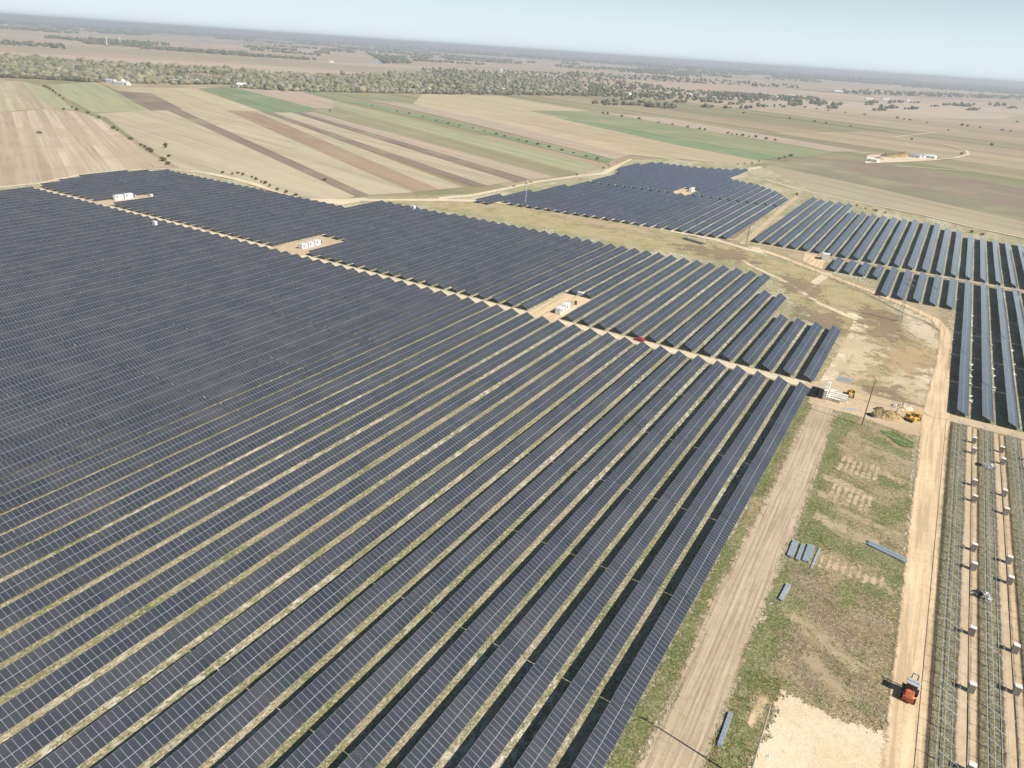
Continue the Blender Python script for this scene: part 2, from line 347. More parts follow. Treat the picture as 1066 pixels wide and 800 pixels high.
M_green = grass('green_grass', [(.46, .37, .22), (.31, .27, .13), (.14, .19, .055), (.46, .35, .23)], True, .58, streak=R_(-28))
M_rack = grass('weedy_grass', [(.37, .32, .21), (.25, .235, .135), (.17, .19, .10), (.35, .29, .19)], True, .4, (1, .35))
E0 = 0.0
sd_sheet('grass', M_rack, E0, poly=[(21.9, -90), (21.9, 251.6), (120, 250), (120, -90)], res=3)
sd_sheet('grass', M_green, E0+.004, poly=[(-8, -60), (-8, 150), (-8.6, 190), (-12, 236), (-2, 237), (12, 232), (14, 170), (15.3, 120), (15, 108), (8, 105), (-1, 107), (-2, 92), (-4, -60)], res=1.5)
sd_sheet('grass', M_green, E0+.006, line=[(-19.5, 40), (-19, 120), (-20, 190), (-20.5, 244)], hw=1.6)
M_patch = dirt('bare_patch', (.50, .40, .26), (.38, .29, .18), True, amp=3.4, soft=.9, fs=.5, grit=5, k=.75, mx=.85); M_patch2 = dirt('dry_patch', (.56, .46, .30), (.36, .3, .17), True, amp=3.2, soft=.9, fs=.4, grit=5, k=.75, mx=.85)
M_soft = {k: dirt('soft_'+k, a, b_, True, amp=8, soft=1.6, fs=.16, grit=9, k=.32, mx=.85) for k, a, b_ in (('tan', (.54, .43, .28), (.4, .31, .19)), ('cream', (.70, .58, .39), (.52, .42, .26)), ('brown', (.34, .26, .17), (.26, .2, .12)), ('white', (.76, .66, .48), (.56, .46, .31)), ('orange', (.56, .41, .24), (.44, .32, .18)))}
M_lush = grass('fresh_grass', [(.34, .33, .16), (.23, .26, .10), (.14, .20, .055), (.38, .32, .19)], True, .48, amp=3.0, k=.7, mx=.92, grit=4.5)
M_fawn = grass('dead_grass', [(.44, .35, .23), (.36, .28, .18), (.27, .23, .13), (.5, .4, .27)], True, .5, amp=4.0, k=.5, mx=.9, grit=6, streak=R_(-35))
for k, (a, b_, hw) in enumerate([((-9, 218), (-6, 238), 2.2), ((-7.5, 165), (-8, 214), 1.6), ((-6, 202), (9, 197), 1.8), ((-5, 187), (11, 180), 1.7), ((-5, 160), (14, 158), 2.4), ((-8, 132), (-4, 144), 2.6), ((3, 138), (13, 152), 2.6), ((-7.5, 108), (-5, 132), 2.4),
                          ((3, 133), (9, 123), 1.8), ((5, 114), (13, 112), 1.2), ((-6, 76), (-5, 100), 2.0), ((2, 222), (10, 218), 1.6), ((-3, 176), (-6, 150), 1.6), ((8, 172), (13, 190), 1.5), ((-19.5, 60), (-19.8, 150), 1.4), ((-20.5, 170), (-21, 244), 1.2)]):
    sd_sheet('grass', M_lush, E0+.008, line=[a, b_], hw=hw*1.25, res=1, marg=5)
for a, b_, hw in [((-3, 142), (7, 126), 3.5), ((6, 122), (12, 114), 2.6), ((-2, 122), (3, 112), 2.4), ((9, 142), (13, 128), 1.8), ((-5, 190), (2, 188), 1.5)]:
    sd_sheet('bare_ground', M_fawn, E0+.01, line=[a, b_], hw=hw, res=1, marg=5)
# soil patches inside the storage meadow
for k, (a, b_, hw) in enumerate([((-4, 222), (0, 216), 1.2), ((-3, 206), (11, 200), 1.6), ((2, 214), (12, 212), 2.2), ((-6, 190), (4, 186), 2.0), ((-2, 175), (12, 172), 1.3), ((-5, 168), (7, 165), 2.0), ((2, 151), (13, 149), 1.2),
                          ((-3, 128), (9, 121), 1.7), ((2, 118), (8, 112), 2.0), ((-4.4, 104), (-4.2, 99), .7), ((-6, 212), (-2, 208), 1.5), ((-7, 180), (-2, 178), 1.2)]):
    sd_sheet('bare_ground', [M_patch, M_patch2][k % 2], E0+.012, line=[a, b_], hw=hw*.9, res=.8, marg=5)
for k in range(9):      # short ochre strips left by the forklift between the bundles
    x = -1.6+k*1.55; sd_sheet('bare_ground', M_tan, E0+.016, line=[(x, 148.2+(k % 3)*.4), (x+.1, 152.2+((k*7) % 4)*.5)], hw=.42, res=.4, marg=1.2)
for k in range(14):
    x = -4.5+(k % 7)*1.5; y0 = 178 if k < 7 else 196
    sd_sheet('bare_ground', M_tan, E0+.016, line=[(x, y0), (x+.3, y0+9)], hw=.45, res=.5, marg=1.2)
sd_sheet('track', M_pink, E0+.02, line=[(-13, -60), (-12.6, 60), (-12.6, 90), (-14, 120), (-13.6, 157), (-14, 200), (-15.3, 243)], hw=[4.2, 4.2, 4.2, 4.6, 4.6, 4.4, 3.4], marg=5)
sd_sheet('track', M_cream, E0+.024, line=[(-20, 247), (-17.8, 256), (-16.5, 290), (-15.5, 320), (-16, 340), (-21, 349)], hw=[2.5, 2.2, 2.4, 3.0, 3.2, 2.2])
sd_sheet('track', M_cream, E0+.028, line=[G(*p) for p in [(760, 263), (782, 277), (808, 289), (832, 302), (852, 316), (878, 327), (893, 333)]], hw=[1.0, 1.4, 1.4, 1.5, 1.5, 1.8, 2.6])
sd_sheet('track', M_cream, E0+.03, line=[G(*p) for p in [(862, 285), (846, 296), (838, 306)]], hw=[2.4, 2.2, 1.4])
sd_sheet('bare_ground', M_tan, E0+.032, poly=[(-20, 236), (-3, 236), (10, 232), (14, 233), (21, 252), (20, 262), (14, 268), (4, 262), (-16, 262), (-22, 256)])
road_pts = [(17.3, 255), (17.2, 308), (16.9, 352), (12, 368), (1, 380), (-18, 396), (-36, 409), (-52, 421), (-70, 435), (-90, 446)]
sd_sheet('bare_ground', M_soft['tan'], E0+.034, marg=10, poly=[G(*p) for p in [(800, 258), (868, 270), (862, 284), (905, 296), (912, 303), (990, 323), (988, 343), (930, 316), (870, 288), (820, 268)]], res=2)
sd_sheet('bare_ground', M_orange, E0+.036, poly=[G(*p) for p in [(838, 262), (860, 270), (856, 281), (835, 272)]], res=1.5)
for mt, pl in (('white', [(928, 318), (958, 326), (980, 342), (982, 370), (955, 356), (934, 342)]), ('orange', [(910, 362), (945, 356), (978, 374), (972, 400), (925, 396)]),
               ('cream', [(900, 396), (950, 388), (980, 392), (980, 424), (940, 418)]), ('white', [(955, 388), (974, 388), (976, 408), (956, 406)]), ('cream', [(876, 343), (905, 338), (914, 362), (905, 392), (870, 402), (866, 388)]),
               ('brown', [(903, 320), (938, 330), (932, 356), (903, 348)]), ('brown', [(900, 405), (930, 405), (955, 428), (930, 424)]), ('brown', [(815, 288), (850, 296), (848, 312), (820, 300)]), ('brown', [(700, 254), (770, 262), (790, 275), (740, 268)]),
               ('brown', [(830, 320), (870, 330), (880, 348), (845, 338)]), ('tan', [(540, 212), (600, 224), (680, 240), (680, 246), (600, 232)]), ('cream', [(900, 225), (900, 226), (1060, 262), (1060, 260)])):
    sd_sheet('bare_ground', M_soft[mt], E0+.04, poly=[G(*p) for p in pl], res=2, marg=9)
sd_sheet('ditch', M_brown, E0+.05, line=[G(*p) for p in [(866, 291), (905, 308), (940, 326), (965, 336), (983, 349), (985, 362)]], hw=[.5, .5, .7, .6, 1.0, .6], res=.8)
sd_sheet('ditch', M_brown, E0+.05, line=[G(*p) for p in [(982, 374), (979, 403)]], hw=.9, res=.8)
sd_sheet('bare_ground', M_orange, E0+.05, line=[(-4.1, 97), (-3.6, 103.5)], hw=.7, res=.5, marg=2)
sd_sheet('bare_ground', M_sand, E0+.054, poly=[(-1.6, -60), (-2.2, 86), (-1.4, 97), (-1.1, 107), (3, 107.2), (8, 105.6), (12, 107.4), (16.2, 107), (20.4, 112), (21, -60)])
sd_sheet('road', M_orange, E0+.06, line=[(18.6, -90), (18.7, 105), (18.0, 160), (17.2, 237), (17.3, 256)], hw=[3.0, 3.0, 3.2, 3.6, 4.2])
sd_sheet('road', M_cream, E0+.064, line=[(-500, 251), (-300, 251), (-100, 250.8), (-20, 251.2)], hw=2.6, res=1.2)
sd_sheet('road', M_tan, E0+.066, line=[(-22, 251.4), (-5, 253.5), (20, 254.4), (120, 254.4)], hw=[2.4, 3.0, 3.0, 2.4])
sd_sheet('road', M_orange, E0+.07, line=road_pts, hw=[4, 2.1, 2.3, 2.2, 2.1, 2.0, 2.0, 2.2, 2.4, 2.6])
west = [G(*p) for p in [(790, 263), (745, 250), (700, 241), (640, 229), (600, 222), (545, 213.5), (500, 209.5), (462, 208.5), (420, 208.5), (355, 209)]]
sd_sheet('road', M_cream, E0+.074, line=[(-88, 446)]+west, hw=[2.8, 2.8, 2.6, 2.6, 2.6, 2.6, 2.8, 4.2, 5, 3.5, 3.0], res=1.8)
sd_sheet('bare_ground', M_cream, E0+.076, poly=[G(*p) for p in [(318, 207), (352, 207.5), (385, 206.5), (372, 211), (354, 214), (335, 211)]], res=2)
sd_sheet('road', M_cream, E0+.078, line=[G(*p) for p in [(460, 206.5), (490, 204), (530, 196), (560, 189.5), (600, 184), (628, 181), (645, 172), (657, 166)]], hw=[3, 3, 2.5, 2.6, 2.6, 4, 2.5, 1.5], res=2)
sd_sheet('road', M_cream, E0+.078, line=[G(*p) for p in [(182, 177), (215, 180.5), (245, 186.5), (268, 193), (281, 198), (310, 206)]], hw=[1, 3, 3.5, 3.2, 2, 1], res=2)
sd_sheet('road', M_cream, E0+.078, line=[G(*p) for p in [(0, 195), (40, 191.5), (66, 186), (92, 181), (130, 177.5), (180, 175.5)]], hw=[1.6, 2, 2, 1.8, 1.4, 1], res=2)
sd_sheet('road', M_tan, E0+.08, line=[(-97, 452), (-101, 540), (-104, 600), (-106, 668)], hw=[2.6, 2.2, 2.2, 2.2], res=1.5)
sd_sheet('bare_ground', M_brown, E0+.082, line=[(-108, 452), (-110, 540), (-112, 600), (-113, 640)], hw=[3, 2.6, 2.2, 2.0], res=1.5)
sd_sheet('road', M_cream, E0+.084, line=[G(*p) for p in [(752, 186), (775, 184.5), (800, 188), (828, 196.5), (850, 201.5), (900, 212), (960, 224), (1010, 236), (1066, 248)]], hw=1.7, res=1.5)
sd_sheet('road', M_cream, E0+.086, line=[G(*p) for p in [(757, 185), (775, 178), (792, 174)]], hw=3, res=1.8)
sd_sheet('bare_ground', M_tan, E0+.088, line=[(-110, 457.3), (60, 456.5)], hw=1.4, res=1.2)
for px in ((-136.5, -122.5), (-287.5, -266.5), (-449.5, -427)):
    sd_sheet('bare_ground', M_tan if px[0] < -200 else M_orange, E0+.09, poly=[(px[0], 250), (px[0], 287), (px[1], 287), (px[1], 250)], res=1.2)
sd_sheet('bare_ground', M_orange, E0+.09, poly=[G(*p) for p in [(698, 201), (712, 195), (731, 198), (722, 203), (716, 205)]], res=1.5)
for k_, l in enumerate([[(900, 167.5), (925, 168.5), (965, 167), (995, 164.5), (1008, 161), (1006, 157), (985, 151), (960, 146)], [(935, 173), (965, 175), (1003, 178)], [(930, 143), (945, 141), (975, 138)], [(893, 160), (905, 158.5), (920, 160), (935, 161)]]):
    sd_sheet('road', M_cream, -.1, line=[G(*p) for p in l], hw=[2.4, 2.0, 2.4, 1.6][k_], res=3, marg=4)
sd_sheet('bare_ground', M_cream, -.12, poly=[G(*p) for p in [(900, 170), (903, 162), (925, 160), (972, 161), (975, 167), (940, 169)]], res=3, marg=5)
# tan tracks and trenches between the unfinished racks
ZT = E0+.1
M_dark = dirt('trench_soil', (.13, .095, .06), (.08, .06, .04), True, amp=.3)
for k in range(6):
    x = 22.57+7.244*k
    sd_sheet('track', M_tann, ZT, line=[(x+4.35, -40), (x+4.3, 120), (x+4.5, 250)], hw=.95, res=.9, marg=2)
    sd_sheet('track', M_tann, ZT, line=[(x+5.95, -40), (x+5.9, 120), (x+5.8, 250)], hw=.6, res=.9, marg=2)
    sd_sheet('trench', M_dark, ZT+.01, line=[(x+6.65, -40), (x+6.6, 100), (x+6.75, 136), (x+6.6, 180), (x+6.6, 250)], hw=.22, res=.4, marg=.8)
sd_sheet('trench', M_dark, ZT+.01, line=[(21.9, -40), (21.95, 104), (21.7, 150), (21.8, 250)], hw=.25, res=.4, marg=.8)
GZ = 0.02    # height of the site surface: everything on the site stands on it

# ------------------------------------------------------------------ panel material
def panel_mat():
    b = NB('solar_panel'); uv = b.new('ShaderNodeUVMap').outputs[0]; sep = b.new('ShaderNodeSeparateXYZ'); b.l.new(uv, sep.inputs[0]); u, v = sep.outputs[0], sep.outputs[1]
    fu = b.math('ABSOLUTE', b.math('SUBTRACT', b.math('FRACT', u), .5)); fv = b.math('ABSOLUTE', b.math('SUBTRACT', b.math('FRACT', v), .5))
    lu = b.math('GREATER_THAN', fu, .464); lv = b.math('GREATER_THAN', fv, .484); frame = b.math('MAXIMUM', lu, lv)
    seam = b.math('LESS_THAN', b.math('ABSOLUTE', b.math('SUBTRACT', v, 1.0)), .016); 
    half = b.math('MULTIPLY', b.math('LESS_THAN', fv, .008), .25)
    cmb = b.new('ShaderNodeCombineXYZ'); b.put(cmb.inputs[0], b.math('FLOOR', u)); b.put(cmb.inputs[1], b.math('FLOOR', v)); b.put(cmb.inputs[2], b.new('ShaderNodeObjectInfo').outputs['Random'])
    wn = b.new('ShaderNodeTexWhiteNoise', noise_dimensions='3D'); b.l.new(cmb.outputs[0], wn.inputs[0])
    cell = b.ramp(wn.outputs['Value'], [(0, (.027, .034, .041)), (.45, (.033, .038, .049)), (.8, (.042, .042, .058)), (1, (.029, .041, .046))])
    # cell grid inside a module
    cu = b.math('GREATER_THAN', b.math('ABSOLUTE', b.math('SUBTRACT', b.math('FRACT', b.math('MULTIPLY', u, 6)), .5)), .47)
    cv = b.math('GREATER_THAN', b.math('ABSOLUTE', b.math('SUBTRACT', b.math('FRACT', b.math('MULTIPLY', v, 12)), .5)), .47)
    c = b.mix(b.math('MULTIPLY', b.math('MAXIMUM', cu, cv), .22), cell, (.2, .21, .24)); c = b.mix(half, c, (.2, .21, .25))
    bl = b.noise(b.vec((1, .5, 1)), .22, 3, .6, col=False); c = b.mix(b.math('MULTIPLY', b.step(bl, .5, .7), .22), c, (.045, .038, .062)); c = b.mix(b.math('MULTIPLY', b.step(bl, .46, .3), .25), c, (.026, .045, .045))
    c = b.mix(b.math('MULTIPLY', b.new('ShaderNodeObjectInfo').outputs['Random'], .06), c, (.11, .115, .12))
    dust = b.noise(b.pos(), .09, 3); c = b.mix(b.math('MULTIPLY', b.step(dust, .35, .75), .10), c, (.3, .27, .23))
    c = b.mix(frame, c, (.22, .23, .25)); c = b.mix(seam, c, (.40, .42, .45)); b.color(c)
    rough = b.math('ADD', .18, b.math('MULTIPLY', frame, .25)); b.put(b.b.inputs['Roughness'], rough)
    b.b.inputs['Specular IOR Level'].default_value = 1.0; b.b.inputs['Coat Weight'].default_value = .7; b.b.inputs['Coat Roughness'].default_value = .12
    return b.m
M_panel = panel_mat(); M_alu = plain('aluminium_frame', (.5, .52, .55), .4, .8); M_galv = plain('galvanised_steel', (.52, .55, .57), .5, .2, var=.15)
M_back = plain('panel_backsheet', (.3, .31, .33), .6)
WX, ZLO, ZHI, MODW = 3.70, .65, 2.35, 1.08
panel_cache = {}
def panel_mesh(L):
    key = round(L, 1)
    if key in panel_cache: return panel_cache[key]
    n = max(2, round((L-.16)/MODW)); Lp = L-.16; y0, y1 = .08, .08+Lp
    t = Vector((ZHI-ZLO, 0, WX)).normalized()*.045
    a, b_, c, d = [Vector(p) for p in ((0, y0, ZHI), (WX, y0, ZLO), (WX, y1, ZLO), (0, y1, ZHI))]
    me = bpy.data.meshes.new('panel_table'); vs = [a, b_, c, d, a-t, b_-t, c-t, d-t]
    me.from_pydata([v[:] for v in vs], [], [(0, 1, 2, 3), (7, 6, 5, 4), (0, 4, 5, 1), (1, 5, 6, 2), (2, 6, 7, 3), (3, 7, 4, 0)])
    for m in (M_panel, M_alu, M_back): me.materials.append(m)
    me.polygons.foreach_set('material_index', [0, 2, 1, 1, 1, 1])
    uv = me.uv_layers.new(name='UVMap')
    for i, q in enumerate([(0, 0), (0, 2), (n, 2), (n, 0)]): uv.data[i].uv = q
    for i in range(4, len(uv.data)): uv.data[i].uv = (0, 0)
    me.update(); panel_cache[key] = me; return me
frame_cache = {}
def frame_mesh(L):
    key = round(L, 1)
    if key in frame_cache: return frame_cache[key]
    f = MB(); n = max(2, round(L/4)); sl_ = (ZHI-ZLO)/WX
    for i in range(n):
        y = 1.2+(L-2.4)*i/(n-1)
        for x in (.8, 2.9): f.box(x-.05, x+.05, y-.06, y+.06, -.6, ZHI-sl_*x-.2, M_galv)
        T = Matrix.Translation((0, y, 0))
        f.add([(.15, -.03, ZHI-.15*sl_-.2), (WX-.15, -.03, ZLO+.15*sl_-.2), (WX-.15, .03, ZLO+.15*sl_-.2), (.15, .03, ZHI-.15*sl_-.2), (.15, -.03, ZHI-.15*sl_-.1), (WX-.15, -.03, ZLO+.15*sl_-.1), (WX-.15, .03, ZLO+.15*sl_-.1), (.15, .03, ZHI-.15*sl_-.1)],
              [(0, 1, 2, 3), (4, 5, 6, 7), (0, 1, 5, 4), (2, 3, 7, 6), (0, 3, 7, 4), (1, 2, 6, 5)], M_galv, T)
    for x in (.45, 1.35, 2.35, 3.25):
        z = ZHI-sl_*x-.1; f.box(x-.03, x+.03, .2, L-.2, z, z+.05, M_galv)
    frame_cache[key] = f.mesh('support_frame'); return frame_cache[key]
ORD1 = ['', 'first', 'second', 'third', 'fourth', 'fifth', 'sixth', 'seventh', 'eighth', 'ninth', 'tenth', 'eleventh', 'twelfth', 'thirteenth', 'fourteenth', 'fifteenth', 'sixteenth', 'seventeenth', 'eighteenth', 'nineteenth']
TENS = {2: ('twenty', 'twentieth'), 3: ('thirty', 'thirtieth'), 4: ('forty', 'fortieth'), 5: ('fifty', 'fiftieth'), 6: ('sixty', 'sixtieth'), 7: ('seventy', 'seventieth')}
def ordw(n):
    if n < 20: return ORD1[n]
    t, u = divmod(n, 10); return TENS[t][1] if u == 0 else TENS[t][0]+'-'+ORD1[u]
def panel_row(x, y0, y1, label, group):
    L = y1-y0; n = max(1, round(L/32.0)); l = L/n
    root = empty('solar_panel_row', (x, y0, GZ)); setp(root, label, 'solar panels', group)
    for i in range(n):
        t = link('panel_table', panel_mesh(l), root, (random.uniform(-.05, .05), i*l, random.uniform(-.05, .06)))
        t.rotation_euler = (random.uniform(-.0012, .0012), random.uniform(-.006, .006), 0)
        link('support_frame', frame_mesh(l), t)
P_ = 7.244
def XA(k): return -25.2-P_*k
GA = 'panel rows of the large front field'
for k in range(66):
    x = XA(k); tgt = min(247.5-64, max(-.503*x-21-36, 25)); n = math.ceil((247.5-tgt)/32)
    panel_row(x, 247.5-32*n, 247.5, 'long solar panel row in the large front field, %s from its right' % ordw(k+1), GA)
GB = 'panel rows behind the long white dirt road'
for k in range(69):
    y0 = 254.6
    y1 = 319 if k < 4 else 351.5 if k < 6 else 383 if k < 34 else 380.5 if k < 42 else 348.5
    if k == 67: y1 = 338; y0 = 272
    if k == 68: y0, y1 = 290, 326
    if k == 66: y0, y1 = 256, 350
    if k in (14, 15, 34, 35, 36, 56, 57): y0 = 287.5
    lab = 'solar panel row behind the long pale road, %s from its right' % ordw(k+1)
    panel_row(XA(k), y0, y1, lab, GB)
GC = 'panel rows of the distant field, front block'; GC2 = 'panel rows of the distant field, rear block'
for j in range(25):
    x = -111.6-7.07*j
    near = 454.6+(x+111.4)*.08 if j < 22 else 446
    mid = 597+(x+111.4)*.125
    if j >= 24: y0, y1 = 431.5, 464
    elif j == 23: y0, y1 = 431.5, 498
    elif j == 22: y0, y1 = 445.5, 543
    else: y0, y1 = near, mid-3.5
    panel_row(x, y0, y1, 'front row of solar panels in the distant middle field, %s from right' % ordw(j+1), GC)
    if j <= 23:
        far = [640, 655, 668, 676, 684, 692, 698, 698, 702, 706, 790, 785, 770, 768, 765, 760, 755, 752, 752, 751, 751, 752, 745, 700][j]
        s0 = mid; 
        if j in (10, 11): s0 = mid+32
        if j == 22: s0 = 650
        if j == 23: s0, far = 668, 722
        panel_row(x, s0, far, 'rear row of solar panels in the distant middle field, %s from right' % ordw(j+1), GC2)
GD = 'panel rows of the right-hand field, rear block'; GE = 'short panel rows of the right-hand field'; GF = 'long panel rows at the right edge'
for m in range(-6, 17):
    x = 22.57-7.22*m
    far = 664 if m == 16 else 657 if m >= 12 else 622.5 if m >= 6 else 625 if m >= 3 else 610 if m >= 1 else 592
    panel_row(x, 460.6, far, 'solar panel row at the back of the right field, %s from left' % ordw(17-m), GD)
for m in range(1, 10):
    x = 22.57-7.22*m; y0 = 422.5 if m >= 6 else 390.0
    panel_row(x, y0, 452.3, '%s solar panel row beside the bending dirt road, %s from left' % ('very short' if m >= 6 else 'short', ordw(10-m)), GE)
for m in range(0, 7):
    panel_row(22.57+7.244*m, 257.6, 452.3, 'very long panel row right of the road junction, %s from left' % ordw(m+1), GF)
# ------------------------------------------------------------------ unfinished racks
rack_sec = {}
def rack_row(x, y0, y1, label):
    root = empty('mounting_rack_row', (x, y0, GZ)); setp(root, label, 'mounting rack', 'unfinished mounting racks')
    n = round((y1-y0)/32); l = (y1-y0)/n; sl_ = (ZHI-ZLO)/WX
    if 'p' not in rack_sec:
        f = MB()
        for i in range(9):
            y = 1.2+(l-2.4)*i/8
            for px in (.8, 2.9): f.box(px-.05, px+.05, y-.06, y+.06, 0, ZHI-sl_*px-.1, M_galv)
            f.add([(.0, y-.04, ZHI-.08), (WX, y-.04, ZLO-.08), (WX, y+.04, ZLO-.08), (0, y+.04, ZHI-.08), (0, y-.04, ZHI), (WX, y-.04, ZLO), (WX, y+.04, ZLO), (0, y+.04, ZHI)],
                  [(0, 1, 2, 3), (4, 5, 6, 7), (0, 1, 5, 4), (2, 3, 7, 6), (0, 3, 7, 4), (1, 2, 6, 5)], M_galv)
        rack_sec['f'] = f.mesh('rack_frame')
        p = MB(); p.box(-.03, .03, .1, l-.1, 0, .08, M_galv); rack_sec['p'] = p.mesh('purlin')
    for i in range(n):
        s = link('rack_frame', rack_sec['f'], root, (0, i*l, 0))
        for px in (.1, 1.25, 2.45, 3.6):
            link('purlin', rack_sec['p'], s, (px, 0, ZHI-sl_*px+.01))
for k in range(6):
    rack_row(22.57+7.244*k, 251.0-32*7, 251.0, 'long bare steel mounting rack without panels, %s from the sandy road' % ordw(k+1))
# ------------------------------------------------------------------ pallets of boxed modules
M_card = plain('white_carton', (.78, .75, .68), .8); M_cside = plain('brown_carton', (.55, .47, .37), .85); M_wood = plain('pallet_wood', (.42, .31, .2), .85)
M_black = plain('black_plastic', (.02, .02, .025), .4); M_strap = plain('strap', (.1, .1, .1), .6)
def pallet_mesh(wx, wy, h, side=M_cside):
    f = MB()
    for q in (-1, 0, 1): f.box(q*(wx/2-.06)-.05, q*(wx/2-.06)+.05, -wy/2, wy/2, 0, .1, M_wood)
    for q in range(5): y = -wy/2+.05+(wy-.1)*q/4; f.box(-wx/2, wx/2, y-.05, y+.05, .1, .13, M_wood)
    b = MB(); b.box(-wx/2+.03, wx/2-.03, -wy/2+.03, wy/2-.03, .13, h-.04, side, bev=.015); b.box(-wx/2+.01, wx/2-.01, -wy/2+.01, wy/2-.01, h-.04, h+.01, M_card)
    for q in (-.3, .3): b.box(-wx/2+.015, wx/2-.015, wy*q-.02, wy*q+.02, .13, h+.018, M_strap)
    return f.mesh('pallet'), b.mesh('carton')
def pallet(name, x, y, rot, meshes, label, group, z=GZ, cat='pallet'):
    r = empty(name, (x, y, z), rot); setp(r, label, cat, group); link('wooden_base', meshes[0], r); link('carton', meshes[1], r); return r
PMsh = pallet_mesh(1.12, 1.12, 2.1, plain('shaded_carton', (.34, .31, .27), .9))
cols = [(27.95, [238.5, 230.7, 209.6, 200.3, 175.6, 167.3, 143.2, 126.4, 107.2, 98], 'between the first and second bare racks'),
        (35.1, [237.0, 228.8, 208.6, 198.4, 175.0, 166.5, 142.6, 130.6, 110], 'between the second and third bare racks'),
        (42.4, [236, 229.5, 204, 196, 172], 'between the third and fourth bare racks')]
for x, ys, where in cols:
    for i, y in enumerate(ys):
        pallet('module_pallet', x+random.uniform(-.12, .12), y, random.uniform(-.08, .08), PMsh, 'tall white-topped module pallet %s, %s from the far end' % (where, ordw(i+1)), 'module pallets between the bare racks')
# staging yard beside the road junction
P2 = pallet_mesh(2.2, 1.2, 2.3, M_card); P3 = pallet_mesh(2.0, 1.15, 1.2, M_card); P4 = pallet_mesh(2.0, 1.15, 1.1, M_cside); P5 = pallet_mesh(2.2, 1.2, 3.4, M_card)
k = 0
for i in range(4):
    for j in range(5):
        if (i, j) in ((3, 4), (2, 4), (3, 0)): continue
        x, y = -16.0+i*1.95+random.uniform(-.12, .12)+.0*j, 243.0+j*1.75+random.uniform(-.1, .1)
        ms, h = (P5, 'tall white') if i == 0 else (P4, 'low brown-sided') if j == 0 else (P3, 'low white')
        pallet('module_pallet', x, y, random.uniform(-.06, .06)+(R_(90) if i == 0 else 0), ms, '%s pallet in the stacked yard, %s column from left, %s row from front' % (h, ordw(i+1), ordw(j+1)), 'pallets in the yard by the junction')
f = MB(); rr = random.Random(3)  # black blocks put in as the cast shadow of the tall pallet column
for q in range(7):
    y = 242.2+q*1.0
    f.box(-21.0+rr.uniform(0, .4), -18.6+rr.uniform(-.2, .2), y-.42, y+.4, 0, 1.1+rr.uniform(-.3, .5), M_black, bev=.06)
setp(f.build('shadow_blocks', loc=(0, 0, GZ)), 'low black blocks standing in for the shadow of the tall white pallets', 'stack')
# ------------------------------------------------------------------ steel bundles
M_zinc = plain('zinc_purlins', (.62, .69, .75), .5, 0, var=.12, vs=3)
def bundle(x, y, L, wd, rot, label, n=6, layers=2, group='steel purlin bundles in the meadow'):
    r = empty('steel_bundle', (x, y, GZ), rot); setp(r, label, 'steel bundle', group)
    f = MB()
    for q in (.12, .5, .88): f.box(-wd/2-.1, wd/2+.1, L*q-.06, L*q+.06, 0, .1, M_wood)
    f.build('timber_bearer', r)
    for l in range(layers):
        for i in range(n):
            p = MB(); px = -wd/2+(i+.5)*wd/n; d = random.uniform(-.2, .2); hw = wd/n*.42
            p.prism([(px-hw, .1+l*.17), (px+hw, .1+l*.17), (px+hw, .25+l*.17), (px+hw-.02, .25+l*.17), (px+hw-.02, .12+l*.17), (px-hw+.02, .12+l*.17), (px-hw+.02, .25+l*.17), (px-hw, .25+l*.17)], d, L+d, M_zinc, Matrix(((0, 1, 0, 0), (1, 0, 0, 0), (0, 0, 1, 0), (0, 0, 0, 1))))
            p.build('steel_profile', r)
bundle(-8.0, 147.6, 6.6, 1.3, R_(0), 'blue-grey steel bundle at the left end of the group of four')
bundle(-6.3, 147.2, 6.8, .8, R_(0), 'narrow steel bundle, second from left in the group of four', 4)
bundle(-4.6, 147.8, 7.0, 1.5, R_(0), 'widest steel bundle, third from left in the group of four', 7)
bundle(-3.0, 146.2, 9.0, .5, R_(-2), 'thin loose steel lengths at the right end of the group of four', 2, 1)
bundle(6.4, 164.6, 8.4, .8, R_(-106), 'far strip of the long steel bundle beside the sandy road', 4)
bundle(6.6, 163.5, 8.6, .8, R_(-106), 'near strip of the long steel bundle beside the sandy road', 4)
bundle(-6.6, 131.3, 6.0, .9, R_(-4), 'short steel bundle alone in the grass below the group of four', 5)
bundle(-7.4, 89.6, 7.4, .75, R_(1.5), 'single steel bundle near the bottom edge beside the worn track', 4)
for i in range(5):
    bundle(-15.2+.2*i, 263.4+i*.85, 4.2, .5, R_(-90), 'short grey steel pieces beyond the junction road, %s of five from the front' % ordw(i+1), 3, 1, 'grey steel pieces beyond the junction road')
for i in range(3):
    bundle(-9.2+1.1*i, 239.0+.9*i, 3.0, .4, R_(-80), 'small grey profile pile right of the pallet yard, %s of three from the left' % ordw(i+1), 3, 1, 'small profile piles by the pallet yard')
M_gpipe = plain('pale_green_pipe', (.42, .62, .45), .5)
f = MB(); a = Vector((*G(918, 452), .12)); b_ = Vector((*G(948, 462.5), .12)); f.tube(a, b_, .11, M_gpipe); setp(f.build('pipe', loc=(0, 0, GZ)), 'pale green pipe lying in the grass by the excavator', 'pipe')
sd_sheet('grass', grass('lush_grass', [(.2, .25, .08), (.12, .19, .05), (.07, .14, .03), (.2, .18, .1)], True, .5, amp=.6), E0+.11, poly=[G(*p) for p in [(916, 449), (932, 450), (950, 461), (950, 467), (938, 465)]], res=.6, marg=1.5)
f = MB(); M_cable = plain('black_cable', (.03, .03, .03), .6)
pts = [(20.6, 100), (20.4, 128), (20.7, 160), (20.45, 197), (20.7, 225), (20.5, 250)]
for a, b_ in zip(pts, pts[1:]): f.tube((*a, .03), (*b_, .03), .045, M_cable, 6, cap=False)
